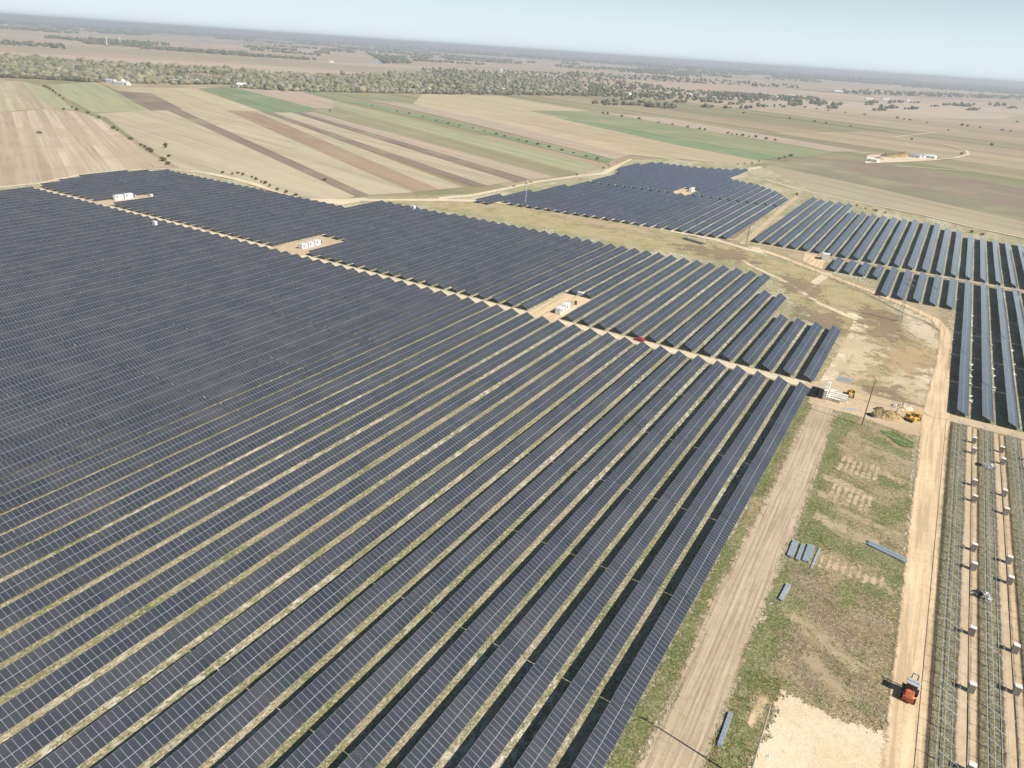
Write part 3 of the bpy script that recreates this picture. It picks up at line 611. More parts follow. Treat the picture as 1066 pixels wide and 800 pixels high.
setp(f.build('cable', loc=(0, 0, GZ)), 'thin black cable lying along the right side of the sandy road', 'cable')
for i, x in enumerate((27.55, 34.85, 42.1)):
    f = MB(); ys = np.linspace(20, 250, 20)
    for q in range(19): f.tube((x+.08*math.sin(q*1.7), ys[q], .12), (x+.08*math.sin((q+1)*1.7), ys[q+1], .12), .08, M_cable, 6, cap=False)
    setp(f.build('cable', loc=(0, 0, GZ)), 'dark cable along the pallets %s bare racks' % ('between the first and second', 'between the second and third', 'between the third and fourth')[i], 'cable')
# torn plastic wrapping
M_wrap = plain('plastic_film', (.5, .5, .5), .5)
def heap(name, x, y, rx, ry, h, m, label, cat, seed=0, group=None, n=26, rough=.35, dome=True):
    r = random.Random(seed); bm = bmesh.new(); vs = []
    for j in range(n+1):
        for i in range(n+1):
            u, v = i/n*2-1, j/n*2-1; d = math.hypot(u, v)
            z = max(0, 1-d*d)**.9 if dome else max(0, 1-d)
            z *= 1+r.uniform(-rough, rough); z += .25*math.sin(u*5+seed)*math.cos(v*4+seed)*max(0, 1-d)
            vs.append(bm.verts.new((u*rx, v*ry, max(-.05, z*h-.03))))
    for j in range(n):
        for i in range(n):
            q = [vs[j*(n+1)+i], vs[j*(n+1)+i+1], vs[(j+1)*(n+1)+i+1], vs[(j+1)*(n+1)+i]]
            if max(t.co.z for t in q) > .0: bm.faces.new(q)
    for v in [v for v in bm.verts if not v.link_faces]: bm.verts.remove(v)
    me = bpy.data.meshes.new(name); bm.to_mesh(me); bm.free(); me.materials.append(m)
    return setp(link(name, me, None, (x, y, GZ), r.uniform(-.5, .5)), label, cat, group)
def tangle(px, py, rad, n, m, label, seed):
    x, y = G(px, py); f = MB(); rr = random.Random(seed)
    for q in range(n):
        a, d = rr.uniform(0, 6.28), rad*rr.random()**.6; w_ = rr.uniform(.12, .45)
        T = Matrix.Translation((d*math.cos(a), 1.4*d*math.sin(a), rr.uniform(.05, .5))) @ Matrix.Rotation(rr.uniform(0, 3), 4, 'Z') @ Matrix.Rotation(rr.uniform(-.9, .9), 4, 'X') @ Matrix.Rotation(rr.uniform(-.9, .9), 4, 'Y')
        f.box(-w_, w_, -w_*.7, w_*.7, -.012, .012, m, T)
    setp(f.build('plastic_wrap', loc=(x, y, GZ)), label, 'plastic wrap', None)
tangle(1030, 487, 1.7, 46, M_wrap, 'scattered white plastic wrap on the second bare rack, far one', 1)
tangle(1027, 622, 1.0, 34, M_wrap, 'scattered white plastic wrap on the second bare rack, near one', 2)
tangle(1018, 484, .7, 22, M_black, 'dark plastic tangle beside the far white wrap', 3)
tangle(1016, 620, .8, 26, M_black, 'dark plastic tangle beside the near white wrap', 4)
heap('plastic_sheet', *G(800, 788), .9, .7, .15, M_wrap, 'small white plastic sheet on the edge of the cream sand', 'plastic sheet', 5, rough=.8, n=8)
# carton scraps left at the foot of the right-hand rows
scr = MB(); q0 = 0
spots = [(1004+1, 412), (1011, 392), (1011, 386), (1012, 380), (1013, 355), (1034, 392), (1033.5, 385), (1033, 360), (1058, 391), (1056, 366), (1010, 418), (1014, 340), (1015, 330), (995.5, 312), (977, 298), (968, 300), (1008, 400), (1036, 405), (1028, 405), (1054, 380)]
for i, (px, py) in enumerate(spots):
    x, y = G(px, py); kx = round((x-(22.57+4.4))/7.244); x = 22.57+4.3+7.244*kx if y < 452 and kx >= 0 else x
    f = MB(); rr = random.Random(i)
    for q in range(4):
        T = Matrix.Translation((rr.uniform(-.5, .5), rr.uniform(-1, 1), .08)) @ Matrix.Rotation(rr.uniform(0, 3), 4, 'Z') @ Matrix.Rotation(rr.uniform(-.5, .5), 4, 'X')
        f.box(-.35, .35, -.5, .5, 0, .04, M_card, T)
    setp(f.build('carton_scrap', loc=(x, y, GZ+.1)), 'scattered white carton scraps beside the long right-hand rows, %s of twenty' % ordw(i+1), 'carton scraps', 'carton scraps beside the right-hand rows')
# ------------------------------------------------------------------ soil heaps
M_earth = dirt('heap_soil', (.5, .38, .2), (.3, .21, .11)); M_chalk = dirt('pale_heap', (.75, .68, .54), (.55, .48, .36))
x, y = G(924, 434); heap('soil_heap', x, y, 5.0, 3.6, 1.9, M_earth, 'brown excavated soil heap beside the yellow excavator', 'soil heap', 11)
x, y = G(939, 425); heap('soil_heap', x, y, 3.6, 2.6, 1.5, M_chalk, 'pale chalky soil heap behind the yellow excavator', 'soil heap', 12)
x, y = G(916, 428); heap('soil_heap', x, y, 2.2, 1.5, 1.2, M_earth, 'small brown soil heap left of the big one', 'soil heap', 13)
x, y = G(906.5, 433); heap('mound', x, y, 1.9, 1.1, .8, M_black, 'black mound between the pole and the soil heaps', 'mound', 14, rough=.15)  # low dome in one even black
for i, (px, py, rx, ry, h) in enumerate([(915, 166, 7, 5, 2.5), (925, 163.5, 12, 8, 4), (934, 163, 12, 8, 4.5), (941, 162.5, 9, 7, 4)]):
    x, y = G(px, py); heap('sand_heap', x, y, rx, ry, h, M_earth, 'ochre sand heap at the distant farmyard, %s from the left' % ordw(i+1), 'sand heap', 20+i, 'sand heaps at the distant farmyard')
# ------------------------------------------------------------------ utility poles, masts and pylons
M_conc = plain('weathered_concrete', (.5, .45, .36), .85); M_ins = plain('insulator', (.6, .62, .6), .3); M_dsteel = plain('dull_steel', (.3, .3, .3), .6, .4)
def pole(x, y, h, label, name='utility_pole', r=.19, mat=None, arm=1.5, rot=0.0):
    root = empty(name, (x, y, GZ), rot); setp(root, label, 'utility pole')
    f = MB(); f.tube((0, 0, -.3), (0, 0, h), r, mat or M_conc, 10, r*.6); f.build('pole', root)
    if arm:
        f = MB(); f.box(-arm, arm, -.05, .05, h-.5, h-.38, M_dsteel); f.tube((-.7, 0, h-.5), (0, 0, h-1.3), .03, M_dsteel, 5); f.tube((.7, 0, h-.5), (0, 0, h-1.3), .03, M_dsteel, 5); f.build('crossarm', root)
        for q in (-arm+.1, 0, arm-.1):
            g = MB(); g.tube((q, 0, h-.38), (q, 0, h-.15), .05, M_ins, 8, .07); g.build('insulator', root)
    return root
pole(-1.8, 85.3, 16.7, 'tall weathered concrete pole rising at the bottom edge beside the cream sand', arm=.9, rot=R_(20))
pole(-2.6, 229.9, 15.8, 'tall slim dark pole standing between the junction road and the meadow', arm=0, r=.2, mat=plain('tarred_wood', (.16, .13, .1), .8))
def lattice(x, y, h, wb, wt, label, arms=True, name='lattice_pylon'):
    root = empty(name, (x, y, GZ)); setp(root, label, 'pylon')
    n = max(5, int(h/1.8)); f = MB(); corner = lambda i, z: ((wb+(wt-wb)*z/h)/2*(-1 if i in (0, 3) else 1), (wb+(wt-wb)*z/h)/2*(-1 if i < 2 else 1), z)
    for i in range(4): 
        l = MB(); l.tube(corner(i, -.2), corner(i, h), .07, M_dsteel, 4); l.build('leg', root)
    for k_ in range(n):
        z0, z1 = h*k_/n, h*(k_+1)/n
        for i in range(4):
            j = (i+1) % 4; f.tube(corner(i, z0), corner(j, z1), .035, M_dsteel, 4); f.tube(corner(j, z0), corner(i, z1), .035, M_dsteel, 4); f.tube(corner(i, z1), corner(j, z1), .035, M_dsteel, 4)
    f.build('bracing', root)
    if arms:
        for z in (h-1, h-3.2):
            a = MB(); a.box(-2.2, 2.2, -.08, .08, z, z+.14, M_dsteel); a.tube((-2.2, 0, z), (0, 0, z+.9), .04, M_dsteel, 4); a.tube((2.2, 0, z), (0, 0, z+.9), .04, M_dsteel, 4); a.build('crossarm', root)
    return root
lattice(-2.0, 352.5, 20, 1.9, .5, 'grey lattice pylon in the rough ground below the short panel rows')
lattice(-93.5, 444, 13, .9, .4, 'small grey lattice mast at the corner where three dirt roads meet', False)
M_wsteel = plain('white_mast', (.7, .72, .72), .5)
x, y = G(547, 213.5); r = empty('weather_mast', (x, y, GZ)); setp(r, 'thin pale mast by the road in front of the distant panel field', 'mast')
f = MB(); f.tube((0, 0, -.2), (0, 0, 19), .16, M_wsteel, 6, .1); f.build('pole', r); f = MB(); f.box(-.8, .8, -.05, .05, 18.2, 18.35, M_wsteel); f.box(-.3, .3, -.2, .2, 15, 15.8, M_wsteel); f.build('sensor_arm', r)
# ------------------------------------------------------------------ transformer stations
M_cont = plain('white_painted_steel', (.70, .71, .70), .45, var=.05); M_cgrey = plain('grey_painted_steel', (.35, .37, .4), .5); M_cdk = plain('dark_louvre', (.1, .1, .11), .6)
def station(x, y, L, rot, label, parts=2, h=2.6, wd=2.5):
    root = empty('transformer_station', (x, y, GZ), rot); setp(root, label, 'transformer station', 'white transformer stations on sandy pads')
    f = MB(); f.box(-wd/2-.25, wd/2+.25, -L/2-.3, L/2+.3, -.1, .3, M_conc); f.build('concrete_base', root)
    y0 = -L/2
    for k_ in range(parts):
        l = L/parts-(.9 if parts > 1 else 0); y1 = y0+l
        f = MB(); f.box(-wd/2, wd/2, y0, y1, .3, h, M_cont, bev=.04)
        for i in range(int(l/.5)): f.box(-wd/2-.03, -wd/2+.02, y0+.25+i*.5, y0+.42+i*.5, .5, h-.3, M_cont); f.box(wd/2-.02, wd/2+.03, y0+.25+i*.5, y0+.42+i*.5, .5, h-.3, M_cont)
        c = f.build('housing', root)
        d = MB(); d.box(-wd*.38, -.03, y0-.035, y0-.001, .45, h-.25, M_cont); d.box(.03, wd*.38, y0-.035, y0-.001, .45, h-.25, M_cont); d.build('door', c)
        g = MB(); g.box(wd/2+.03, wd/2+.05, y0+.8, y0+1.9, h-1.2, h-.4, M_cdk); g.build('vent', c)
        rf = MB(); rf.box(-wd/2-.06, wd/2+.06, y0-.06, y1+.06, h, h+.09, M_cont); rf.build('roof', root)
        y0 += L/parts
    f = MB(); f.box(-.9, .9, L/2+.4, L/2+1.6, 0, 1.9, M_cgrey, bev=.03)
    for i in range(5): f.box(-1.05, -.9, L/2+.5+i*.22, L/2+.58+i*.22, .3, 1.6, M_cgrey)
    f.build('transformer', root)
station(-125.6, 264.5, 11.5, R_(3), 'white two-part transformer station on the nearest sandy pad')
f = MB(); f.box(-.5, .5, -.25, .25, 0, 1.9, M_cdk, bev=.03); f.box(-2.3, -.6, -.06, .06, 1.0, 1.15, M_cdk); setp(f.build('switch_cabinet', loc=(-125.0, 275.5, GZ)), 'dark switch cabinet behind the nearest transformer station', 'cabinet')
station(-275.5, 267.5, 14.5, R_(2), 'long white transformer station on the second sandy pad along the road', 3)
station(-437.5, 270.5, 13.0, R_(1), 'white transformer station on the farthest sandy pad, far left', 2, 3.2)
station(*G(720, 199.3), 13, R_(4), 'small pale transformer station inside the distant middle field', 2, 2.6, 2.4)
x, y = G(859, 270.5); station(x, y, 5.2, R_(8), 'white transformer station at the left end of the short panel rows', 1, 3.4, 4.0)
for i, (px, py, s, lab) in enumerate([(604.5, 305.5, 1.3, 'small white cabinet at the far end of the nearest sandy pad'), (620, 312, .9, 'small white box on the panel row right of the nearest pad'), (161.5, 235.3, 1.3, 'tiny white box in the large front field near its far end'), (430, 218.5, 1.4, 'tiny white box at the far edge of the middle rows'), (157, 203, 1.2, 'small white cabinet at the end of the farthest sandy pad'), (361, 249.5, 1.0, 'small white cabinet at the end of the second sandy pad'), (712, 327-0, .9, 'x')][:6]):
    x, y = G(px, py, 1.0); f = MB(); zb = 2.0 if i in (2, 3) else 0
    f.box(-s, s, -s*.6, s*.6, 0, zb+s*1.2, M_cont, bev=.05); f.box(-s*.1, s*.1, -s*.6-.03, -s*.6, .2, zb+s, M_cgrey); setp(f.build('cabinet', loc=(x, y, GZ)), lab, 'cabinet')
# steel portal by the far road
x, y = G(733, 253.5); x2, y2 = G(716, 248.5); r = empty('steel_portal', (x, y, GZ), math.atan2(y2-y, x2-x)); setp(r, 'white steel portal frame beside the dark strip near the far road', 'steel frame')
Lp = math.hypot(x2-x, y2-y)
f = MB(); f.box(0, Lp, -.14, .14, 2.5, 2.75, M_wsteel); f.build('beam', r)
for q in (0.15, Lp*.42, Lp*.98): f = MB(); f.box(q-.13, q+.13, -.13, .13, 0, 2.5, M_wsteel); f.build('post', r)
f = MB(); f.box(-2, Lp+1, 1.0, 4.4, .0, .6, M_cdk, bev=.1); setp(f.build('dark_slab', None, (x, y, GZ), math.atan2(y2-y, x2-x)+math.pi*0), 'long low dark slab lying behind the white steel portal', 'stack')  # one long low block, dark all over
# ------------------------------------------------------------------ vehicles and machines
M_rub = plain('rubber', (.025, .025, .025), .8); M_glass = plain('dark_glass', (.03, .04, .05), .1, spec=.8); M_rim = plain('rim', (.4, .4, .4), .4, .6)
M_red = plain('red_paint', (.42, .02, .05), .3, spec=.6, var=.05); M_org = plain('orange_paint', (.50, .13, .055), .6, var=.3); M_yel = plain('yellow_paint', (.72, .43, .05), .45, var=.12); M_roof = plain('pale_grey_paint', (.42, .45, .48), .4)
def wheel(parent, x, y, z, r, wd, rim=M_rim):
    f = MB(); f.tube((x-wd/2, y, z), (x+wd/2, y, z), r, M_rub, 16); o = f.build('wheel', parent)
    g = MB(); g.tube((x-wd/2-.02, y, z), (x+wd/2+.02, y, z), r*.55, rim, 12); g.build('rim', o)
# red car, long axis along X (built along Y then turned)
r = empty('car', (-86.0, 252.6, GZ), R_(82)); setp(r, 'dark red car parked on the pale road between the two panel fields', 'car')
f = MB(); f.prism([(-2.1, .35), (2.1, .35), (2.15, .7), (1.95, .86), (1.0, .95), (.5, 1.42), (-1.2, 1.45), (-1.95, .95), (-2.15, .8)], -.86, .86, M_red); f.build('body', r)
f = MB(); f.prism([(.95, .97), (.52, 1.36), (-1.18, 1.39), (-1.82, .97)], -.875, .875, M_glass); f.build('side_window', r)
f = MB(); f.add([(-.72, 1.03, .99), (.72, 1.03, .99), (.66, .56, 1.41), (-.66, .56, 1.41)], [(0, 1, 2, 3)], M_glass, Matrix.Translation((0, .03, .0))); f.build('windscreen', r)
for sx in (-.78, .78):
    for yy in (-1.3, 1.3): wheel(r, sx, yy, .33, .33, .22)
    g = MB(); g.box(sx*.9-.14, sx*.9+.14, 2.1, 2.17, .6, .74, M_cont); g.build('headlight', r)
# orange rough-terrain forklift
r = empty('forklift', (18.3, 118.8, GZ), R_(-6)); r.scale = (1.1, .92, 1.2); setp(r, 'orange rough-terrain forklift with pale grey roof driving on the sandy road', 'forklift')
f = MB(); f.box(-.62, .62, -2.1, -.1, .55, 1.45, M_org, bev=.12); f.box(-.75, .75, -.3, 1.4, .5, 1.15, M_org, bev=.08); f.box(-.8, .8, -2.25, -1.7, .45, 1.3, M_org, bev=.1); f.build('body', r)
f = MB(); [f.box(sx-.05, sx+.05, yy-.05, yy+.05, 1.1, 2.45, M_cdk) for sx in (-.72, .72) for yy in (-.15, 1.2)]; f.box(-.7, .7, -.1, 1.15, 1.15, 2.3, M_glass); c = f.build('cab', r)
f = MB(); f.box(-.95, .95, -.35, 1.4, 2.45, 2.58, M_roof, bev=.05); f.box(-.9, .9, .5, .58, 2.57, 2.63, M_cdk); f.build('roof', c)
for sx in (-.95, .95): wheel(r, sx, 1.0, .62, .62, .45, M_org); wheel(r, sx, -1.4, .48, .48, .35, M_org)
f = MB()
for sx in (-.42, .42): f.box(sx-.08, sx+.08, 1.75, 1.95, .2, 3.3, M_dsteel)
for z in (.4, 1.7, 3.2): f.box(-.42, .42, 1.78, 1.9, z, z+.12, M_dsteel)
mast = f.build('mast', r); g = MB()
for sx in (-.35, .35): g.box(sx-.07, sx+.07, 1.98, 3.1, .75, .82, M_dsteel)
g.box(-.6, .6, 1.95, 2.02, .75, 1.4, M_org); g.build('fork', mast)
f = MB(); f.tube((.4, -1.2, 1.4), (.4, -1.2, 2.2), .05, M_dsteel, 6); f.build('exhaust', r)
# yellow excavator
x, y = G(946, 438); r = empty('excavator', (x, y, GZ), R_(70)); r.scale = (.85, .85, .85); setp(r, 'yellow tracked excavator with its arm over the brown soil heap', 'excavator')
for sx in (-1.1, 1.1):
    f = MB(); f.prism([(-1.7, .1), (-1.5, 0), (1.5, 0), (1.8, .25), (1.8, .55), (1.5, .8), (-1.5, .8), (-1.8, .55), (-1.8, .25)], sx-.28, sx+.28, M_rub); f.build('track', r)
f = MB(); f.box(-1.2, 1.2, -2.3, 1.1, .95, 1.75, M_yel, bev=.1); f.box(-1.15, 1.15, -2.45, -1.5, .95, 2.1, M_yel, bev=.15); f.box(-.5, .5, -.5, .5, .7, 1.0, M_dsteel); body = f.build('body', r)
f = MB(); f.box(-1.15, -.2, -.3, 1.25, 1.75, 2.85, M_glass, bev=.06); f.box(-1.18, -.17, -.35, 1.2, 2.85, 2.95, M_yel); f.build('cab', r)
f = MB(); f.tube((.25, .9, 1.6), (.25, 2.9, 3.9), .2, M_yel, 6, .22); f.tube((.25, 2.9, 3.9), (.25, 4.6, 3.4), .22, M_yel, 6, .15); f.build('boom', r)
f = MB(); f.tube((.25, 4.5, 3.5), (.25, 5.5, 1.3), .16, M_yel, 6, .12); st = f.build('arm', r)
f = MB(); f.prism([(5.3, 1.4), (5.9, 1.2), (6.0, .6), (5.5, .3), (5.0, .5)], -.3, .8, M_dsteel); f.build('bucket', st)
# second yellow machine: backhoe behind, and telehandler on the junction road
x, y = G(953, 437.5); r = empty('backhoe_loader', (x, y+1.0, GZ), R_(15)); setp(r, 'small yellow backhoe loader right of the excavator', 'backhoe loader')
f = MB(); f.box(-.6, .6, -.2, 2.2, .8, 1.5, M_yel, bev=.1); f.box(-.8, .8, -1.6, .2, .6, 1.1, M_yel, bev=.05); f.build('body', r)
f = MB(); f.box(-.7, .7, -1.5, -.1, 1.1, 2.35, M_glass, bev=.05); c = f.build('cab', r); f = MB(); f.box(-.8, .8, -1.6, 0, 2.35, 2.5, M_yel, bev=.04); f.build('roof', c)
for sx in (-.85, .85): wheel(r, sx, -1.0, .65, .65, .4, M_yel); wheel(r, sx, 1.5, .45, .45, .3, M_yel)
f = MB(); f.tube((-.7, .3, 1.2), (-.7, 2.8, .5), .09, M_yel, 6); f.tube((.7, .3, 1.2), (.7, 2.8, .5), .09, M_yel, 6); a = f.build('loader_arm', r)
f = MB(); f.prism([(2.7, .1), (3.5, .1), (3.0, .9), (2.75, .9)], -1.05, 1.05, M_yel); f.build('bucket', a)
f = MB(); f.tube((0, -1.7, 1.0), (0, -2.7, 2.8), .12, M_yel, 6); f.tube((0, -2.7, 2.8), (0, -3.5, 1.0), .1, M_yel, 6); f.build('digger_arm', r)
x, y = G(884.5, 414); r = empty('telehandler', (x, y+1.5, GZ), R_(185)); setp(r, 'yellow telehandler lowering its forks beside the pallet yard', 'telehandler')
f = MB(); f.box(-.7, .7, -2.0, 1.9, .7, 1.35, M_yel, bev=.1); f.box(.3, 1.0, -1.4, .6, .8, 1.5, M_yel, bev=.1); f.build('body', r)
f = MB(); f.box(-1.05, -.2, -.9, .6, 1.1, 2.4, M_glass, bev=.05); c = f.build('cab', r); f = MB(); f.box(-1.1, -.15, -.95, .65, 2.4, 2.5, M_yel); f.build('roof', c)
for sx in (-.95, .95):
    for yy in (-1.4, 1.4): wheel(r, sx, yy, .6, .6, .4, M_yel)
f = MB(); f.tube((.1, -1.9, 1.9), (.1, 2.6, 2.2), .2, M_yel, 4, .16); f.tube((.1, 2.5, 2.25), (.1, 3.6, 1.0), .14, M_yel, 4); b = f.build('boom', r)
f = MB(); f.box(-.5, .7, 3.6, 3.7, .6, 1.3, M_dsteel); f.box(-.4, -.28, 3.7, 4.9, .6, .68, M_dsteel); f.box(.48, .6, 3.7, 4.9, .6, .68, M_dsteel); f.build('fork', b)
# ------------------------------------------------------------------ shrubs, trees, woods
def leafmat(name, c, var=.35):
    b = NB(name); oi = b.new('ShaderNodeObjectInfo').outputs['Random']; tc = b.new('ShaderNodeTexCoord').outputs['Object']
    n = b.noise(tc, 1.1, 3, .6); cc = b.mix(b.step(n, .3, .7), tuple(x*(1-var) for x in c), tuple(x*(1+var) for x in c))
    b.color(b.mix(b.math('MULTIPLY', oi, .4), cc, (.16, .13, .05))); return b.m
M_leaf = leafmat('leaves', (.14, .145, .075)); M_bare = leafmat('bare_twigs', (.17, .12, .09), .2); M_bark = plain('bark', (.16, .12, .09), .9)
def crown_mesh(name, rx, rz, zc, m, n, s, seed):
    r = random.Random(seed); vs, fs = [], []
    lumps = [(r.uniform(-.5, .5)*rx, r.uniform(-.5, .5)*rx, zc+r.uniform(-.35, .45)*rz, r.uniform(.4, .65)) for _ in range(7)]
    for i in range(n):
        lx, ly, lz, lr = r.choice(lumps)
        d = Vector((r.gauss(0, 1), r.gauss(0, 1), r.gauss(0, 1))).normalized()*r.uniform(.55, 1)
        c = Vector((lx+d.x*lr*rx, ly+d.y*lr*rx, max(.1, lz+d.z*lr*rz)))
        q = Vector((r.gauss(0, 1), r.gauss(0, 1), r.gauss(0, 1))).normalized(); a = q.orthogonal().normalized(); b_ = q.cross(a); t = s*r.uniform(.6, 1.3)
        k = len(vs); vs += [(c+a*t)[:], (c+b_*t*.8)[:], (c-a*t)[:], (c-b_*t*.8)[:]]; fs.append((k, k+1, k+2, k+3))
    me = bpy.data.meshes.new(name); me.from_pydata(vs, [], fs); me.materials.append(m); return me
CR = [crown_mesh('crown', 1.0, .75, .8, M_leaf, 420, .16, i) for i in range(4)]; CB = [crown_mesh('crown', 1.0, .8, .8, M_bare, 300, .1, 10+i) for i in range(3)]
tr = MB()
for a in range(4): tr.tube((0, 0, -.1), (math.cos(a*1.7)*.45, math.sin(a*1.7)*.45, .9), .06, M_bark, 5, .02)
STEM = tr.mesh('stem')
def bush(px, py, s, label, group, bare=False, z=0, name='shrub', tall=1.0):
    x, y = G(px, py); r = empty(name, (x, y, z)); setp(r, label, 'tree' if name == 'tree' else 'shrub', group)
    c = link('crown', random.choice(CB if bare else CR), r, (0, 0, 0), random.uniform(0, 6)); s *= .62; c.scale = (s, s*random.uniform(.8, 1.2), s*random.uniform(.75, 1.0)*tall); c.location.z = -.25*s
    t = link('stem', STEM, r); t.scale = (s, s, s*tall); return r
ZF = -.3
def line_bushes(pts, s, what, group, bare=False, z=ZF, tall=1.0):
    for i, (px, py) in enumerate(pts): bush(px, py, s*random.uniform(.75, 1.3), '%s, %s from the left' % (what, ordw(i+1)), group, bare, z, tall=tall)
line_bushes([(46, 90.5), (49, 91.5), (52, 93), (55, 95), (58, 97), (62, 100), (66, 103), (75, 112), (80, 114.5), (91, 117.5), (103, 123), (118, 134), (122, 136), (136, 145), (147, 151.5), (151, 153.5), (155, 156), (158, 158), (170, 167), (175, 171)], 3.6, 'dark shrub on the diagonal field boundary at far left', 'shrubs on the left field boundary')
bush(172, 153.5, 3.6, 'lone dark tree in the pale field above the left panels', None, z=ZF, name='tree', tall=1.5)
bush(175.5, 163, 3.0, 'low shrub just below the lone dark tree', None, z=ZF)
bush(41, 138.5, 3.6, 'lone shrub in the striped tan field at far left', None, z=ZF); bush(66, 114, 3.0, 'shrub at the upper edge of the striped tan field', None, z=ZF)
line_bushes([(232, 180), (242, 181.5), (248, 180.8), (253, 182), (262, 184.5), (267, 187), (272, 190), (276, 191), (281, 194), (289, 198), (298, 200.5), (308, 204)], 2.3, 'low shrub on the bank behind the left panel rows', 'shrubs behind the left panel rows', z=-.05, bare=False)
bush(338.5, 187.5, 3.0, 'dark shrub at the lower end of a ploughed strip', None, z=ZF)
line_bushes([(343.5, 116), (387, 110.5), (413.5, 116.3), (426, 118.5), (440, 122), (454, 125.8), (466.5, 129), (478, 131), (492, 134), (505, 137), (517, 140), (525, 142), (540, 145.8), (548, 147.8), (560, 150.5), (572, 153.5), (585, 156.5), (597, 159.5), (610, 163), (622, 166)], 3.0, 'dark shrub on the long green boundary strip', 'shrubs on the green boundary strip')
line_bushes([(628, 118.5), (632, 119), (647, 121.5), (665, 124), (685.5, 127.8), (700, 130), (716, 132.6), (728, 134.5), (733.5, 135.5), (757.5, 139), (762, 140), (767, 140.8), (773, 141.5), (780, 142.6), (787, 143.2), (797, 145), (807, 146.5)], 4.0, 'dark shrub on the brown field edge, upper right', 'shrubs on the brown field edge')
line_bushes([(811, 165.5), (817, 164.3), (823, 162.8)], 3.5, 'dark shrub where the tracks meet above the distant panels', 'shrubs above the distant panels')
line_bushes([(772.5, 109.5), (806, 109.5), (812, 110), (826, 111), (838, 112), (850, 114), (862, 115.5), (880, 117.5), (900, 119.5), (934, 123.3), (941, 124.5), (947, 125.3), (965, 128), (1000.7, 131), (1007, 131.6), (1020, 133.4), (1043, 136), (1052, 137)], 6.0, 'dark shrub along the far field edge at right', 'shrubs along the far field edge')
line_bushes([(774, 118), (822, 124), (848, 127), (860, 128.5), (885, 132), (987, 136), (949, 145.5), (1032, 151), (1001, 160.5), (1058.5, 127.5)], 4.5, 'scattered dark shrub in the right-hand farmland', 'scattered shrubs in the right-hand farmland')
line_bushes([(829, 203), (892, 214.5), (901, 218), (911.5, 220), (921, 222), (1011, 242.5), (1023, 245)], 2.6, 'bare brown shrub at the far edge of the right-hand panels', 'bare shrubs behind the right-hand panels', True, z=0)
line_bushes([(535, 194.5), (548, 192), (553, 190.5), (600, 182.5), (628, 175.5), (634, 172.5), (642, 169.5), (768, 171.5), (775, 171), (783, 170.5), (790, 168.5)], 2.2, 'brown shrub on the edge of the distant middle panel field', 'shrubs on the edge of the distant field', True, z=-.05)
# hedge line, far left
def clumps(name, pxpts, s, tint, label=None, cat=None, stuff=False, seed=1, zs=.7):
    """many small faceted crowns in one mesh (far woods, hedges)"""
    r = np.random.default_rng(seed)
    bm = bmesh.new(); bmesh.ops.create_icosphere(bm, subdivisions=1, radius=1); bv = np.array([v.co[:] for v in bm.verts]); bf = np.array([[v.index for v in f.verts] for f in bm.faces]); bm.free()
    P = np.array([G(*p) for p in pxpts]); n = len(P); sc = np.asarray(s)*r.uniform(.6, 1.35, n)
    th = r.uniform(0, 6.28, n); c, s_ = np.cos(th), np.sin(th)
    V = bv[None]*(1+r.uniform(-.22, .22, (n, len(bv), 1))); V = np.stack([V[..., 0]*c[:, None]-V[..., 1]*s_[:, None], V[..., 0]*s_[:, None]+V[..., 1]*c[:, None], V[..., 2]*zs*r.uniform(.8, 1.5, (n, 1))], -1)*sc[:, None, None]
    V[..., 0] += P[:, 0, None]; V[..., 1] += P[:, 1, None]; V[..., 2] += sc[:, None]*zs*.9-.6
    F = (bf[None]+np.arange(n)[:, None, None]*len(bv)).reshape(-1, 3); V = V.reshape(-1, 3)
    me = bpy.data.meshes.new(name); me.vertices.add(len(V)); me.vertices.foreach_set('co', V.ravel()); me.loops.add(F.size); me.loops.foreach_set('vertex_index', F.ravel()); me.polygons.add(len(F))
    me.polygons.foreach_set('loop_start', np.arange(0, F.size, 3)); me.polygons.foreach_set('loop_total', np.full(len(F), 3))
    at = me.attributes.new('tint', 'FLOAT', 'POINT'); at.data.foreach_set('value', np.repeat(r.random(n), len(bv)).astype('f')); me.update(); me.validate(); me.materials.append(tint)
    o = link(name, me); setp(o, label, cat)
    if stuff: o['kind'] = 'stuff'
    return o
def woodmat(name, stops):
    b = NB(name); t = b.new('ShaderNodeAttribute', attribute_name='tint').outputs['Fac']; c = b.ramp(t, stops)
    n = b.noise(b.pos(), .25, 4, .7); c = b.mix(b.math('MULTIPLY', b.step(n, .45, .7), .3), c, (.06, .065, .04)); b.color(c); return b.m
M_wood1 = woodmat('autumn_woods', [(0, (.10, .11, .07)), (.25, (.22, .21, .11)), (.5, (.28, .26, .19)), (.7, (.24, .21, .16)), (.85, (.13, .14, .09)), (1, (.36, .33, .2))])
M_wood2 = woodmat('dark_woods', [(0, (.05, .065, .035)), (.5, (.1, .11, .055)), (.8, (.15, .13, .08)), (1, (.22, .19, .1))])
def inpoly(P, pts):
    ins = np.zeros(len(P), bool); n = len(pts)
    for i in range(n):
        a, b = pts[i], pts[(i+1) % n]
        if abs(b[1]-a[1]) < 1e-9: continue
        c = (a[1] > P[:, 1]) != (b[1] > P[:, 1]); ins ^= c & (P[:, 0] < (b[0]-a[0])*(P[:, 1]-a[1])/(b[1]-a[1])+a[0])
    return ins
from mathutils import noise as mn
WS = np.random.default_rng(9).choice([2.2, 3.0, 3.9, 5.0, 7.0], 13000, p=[.2, .3, .25, .17, .08])
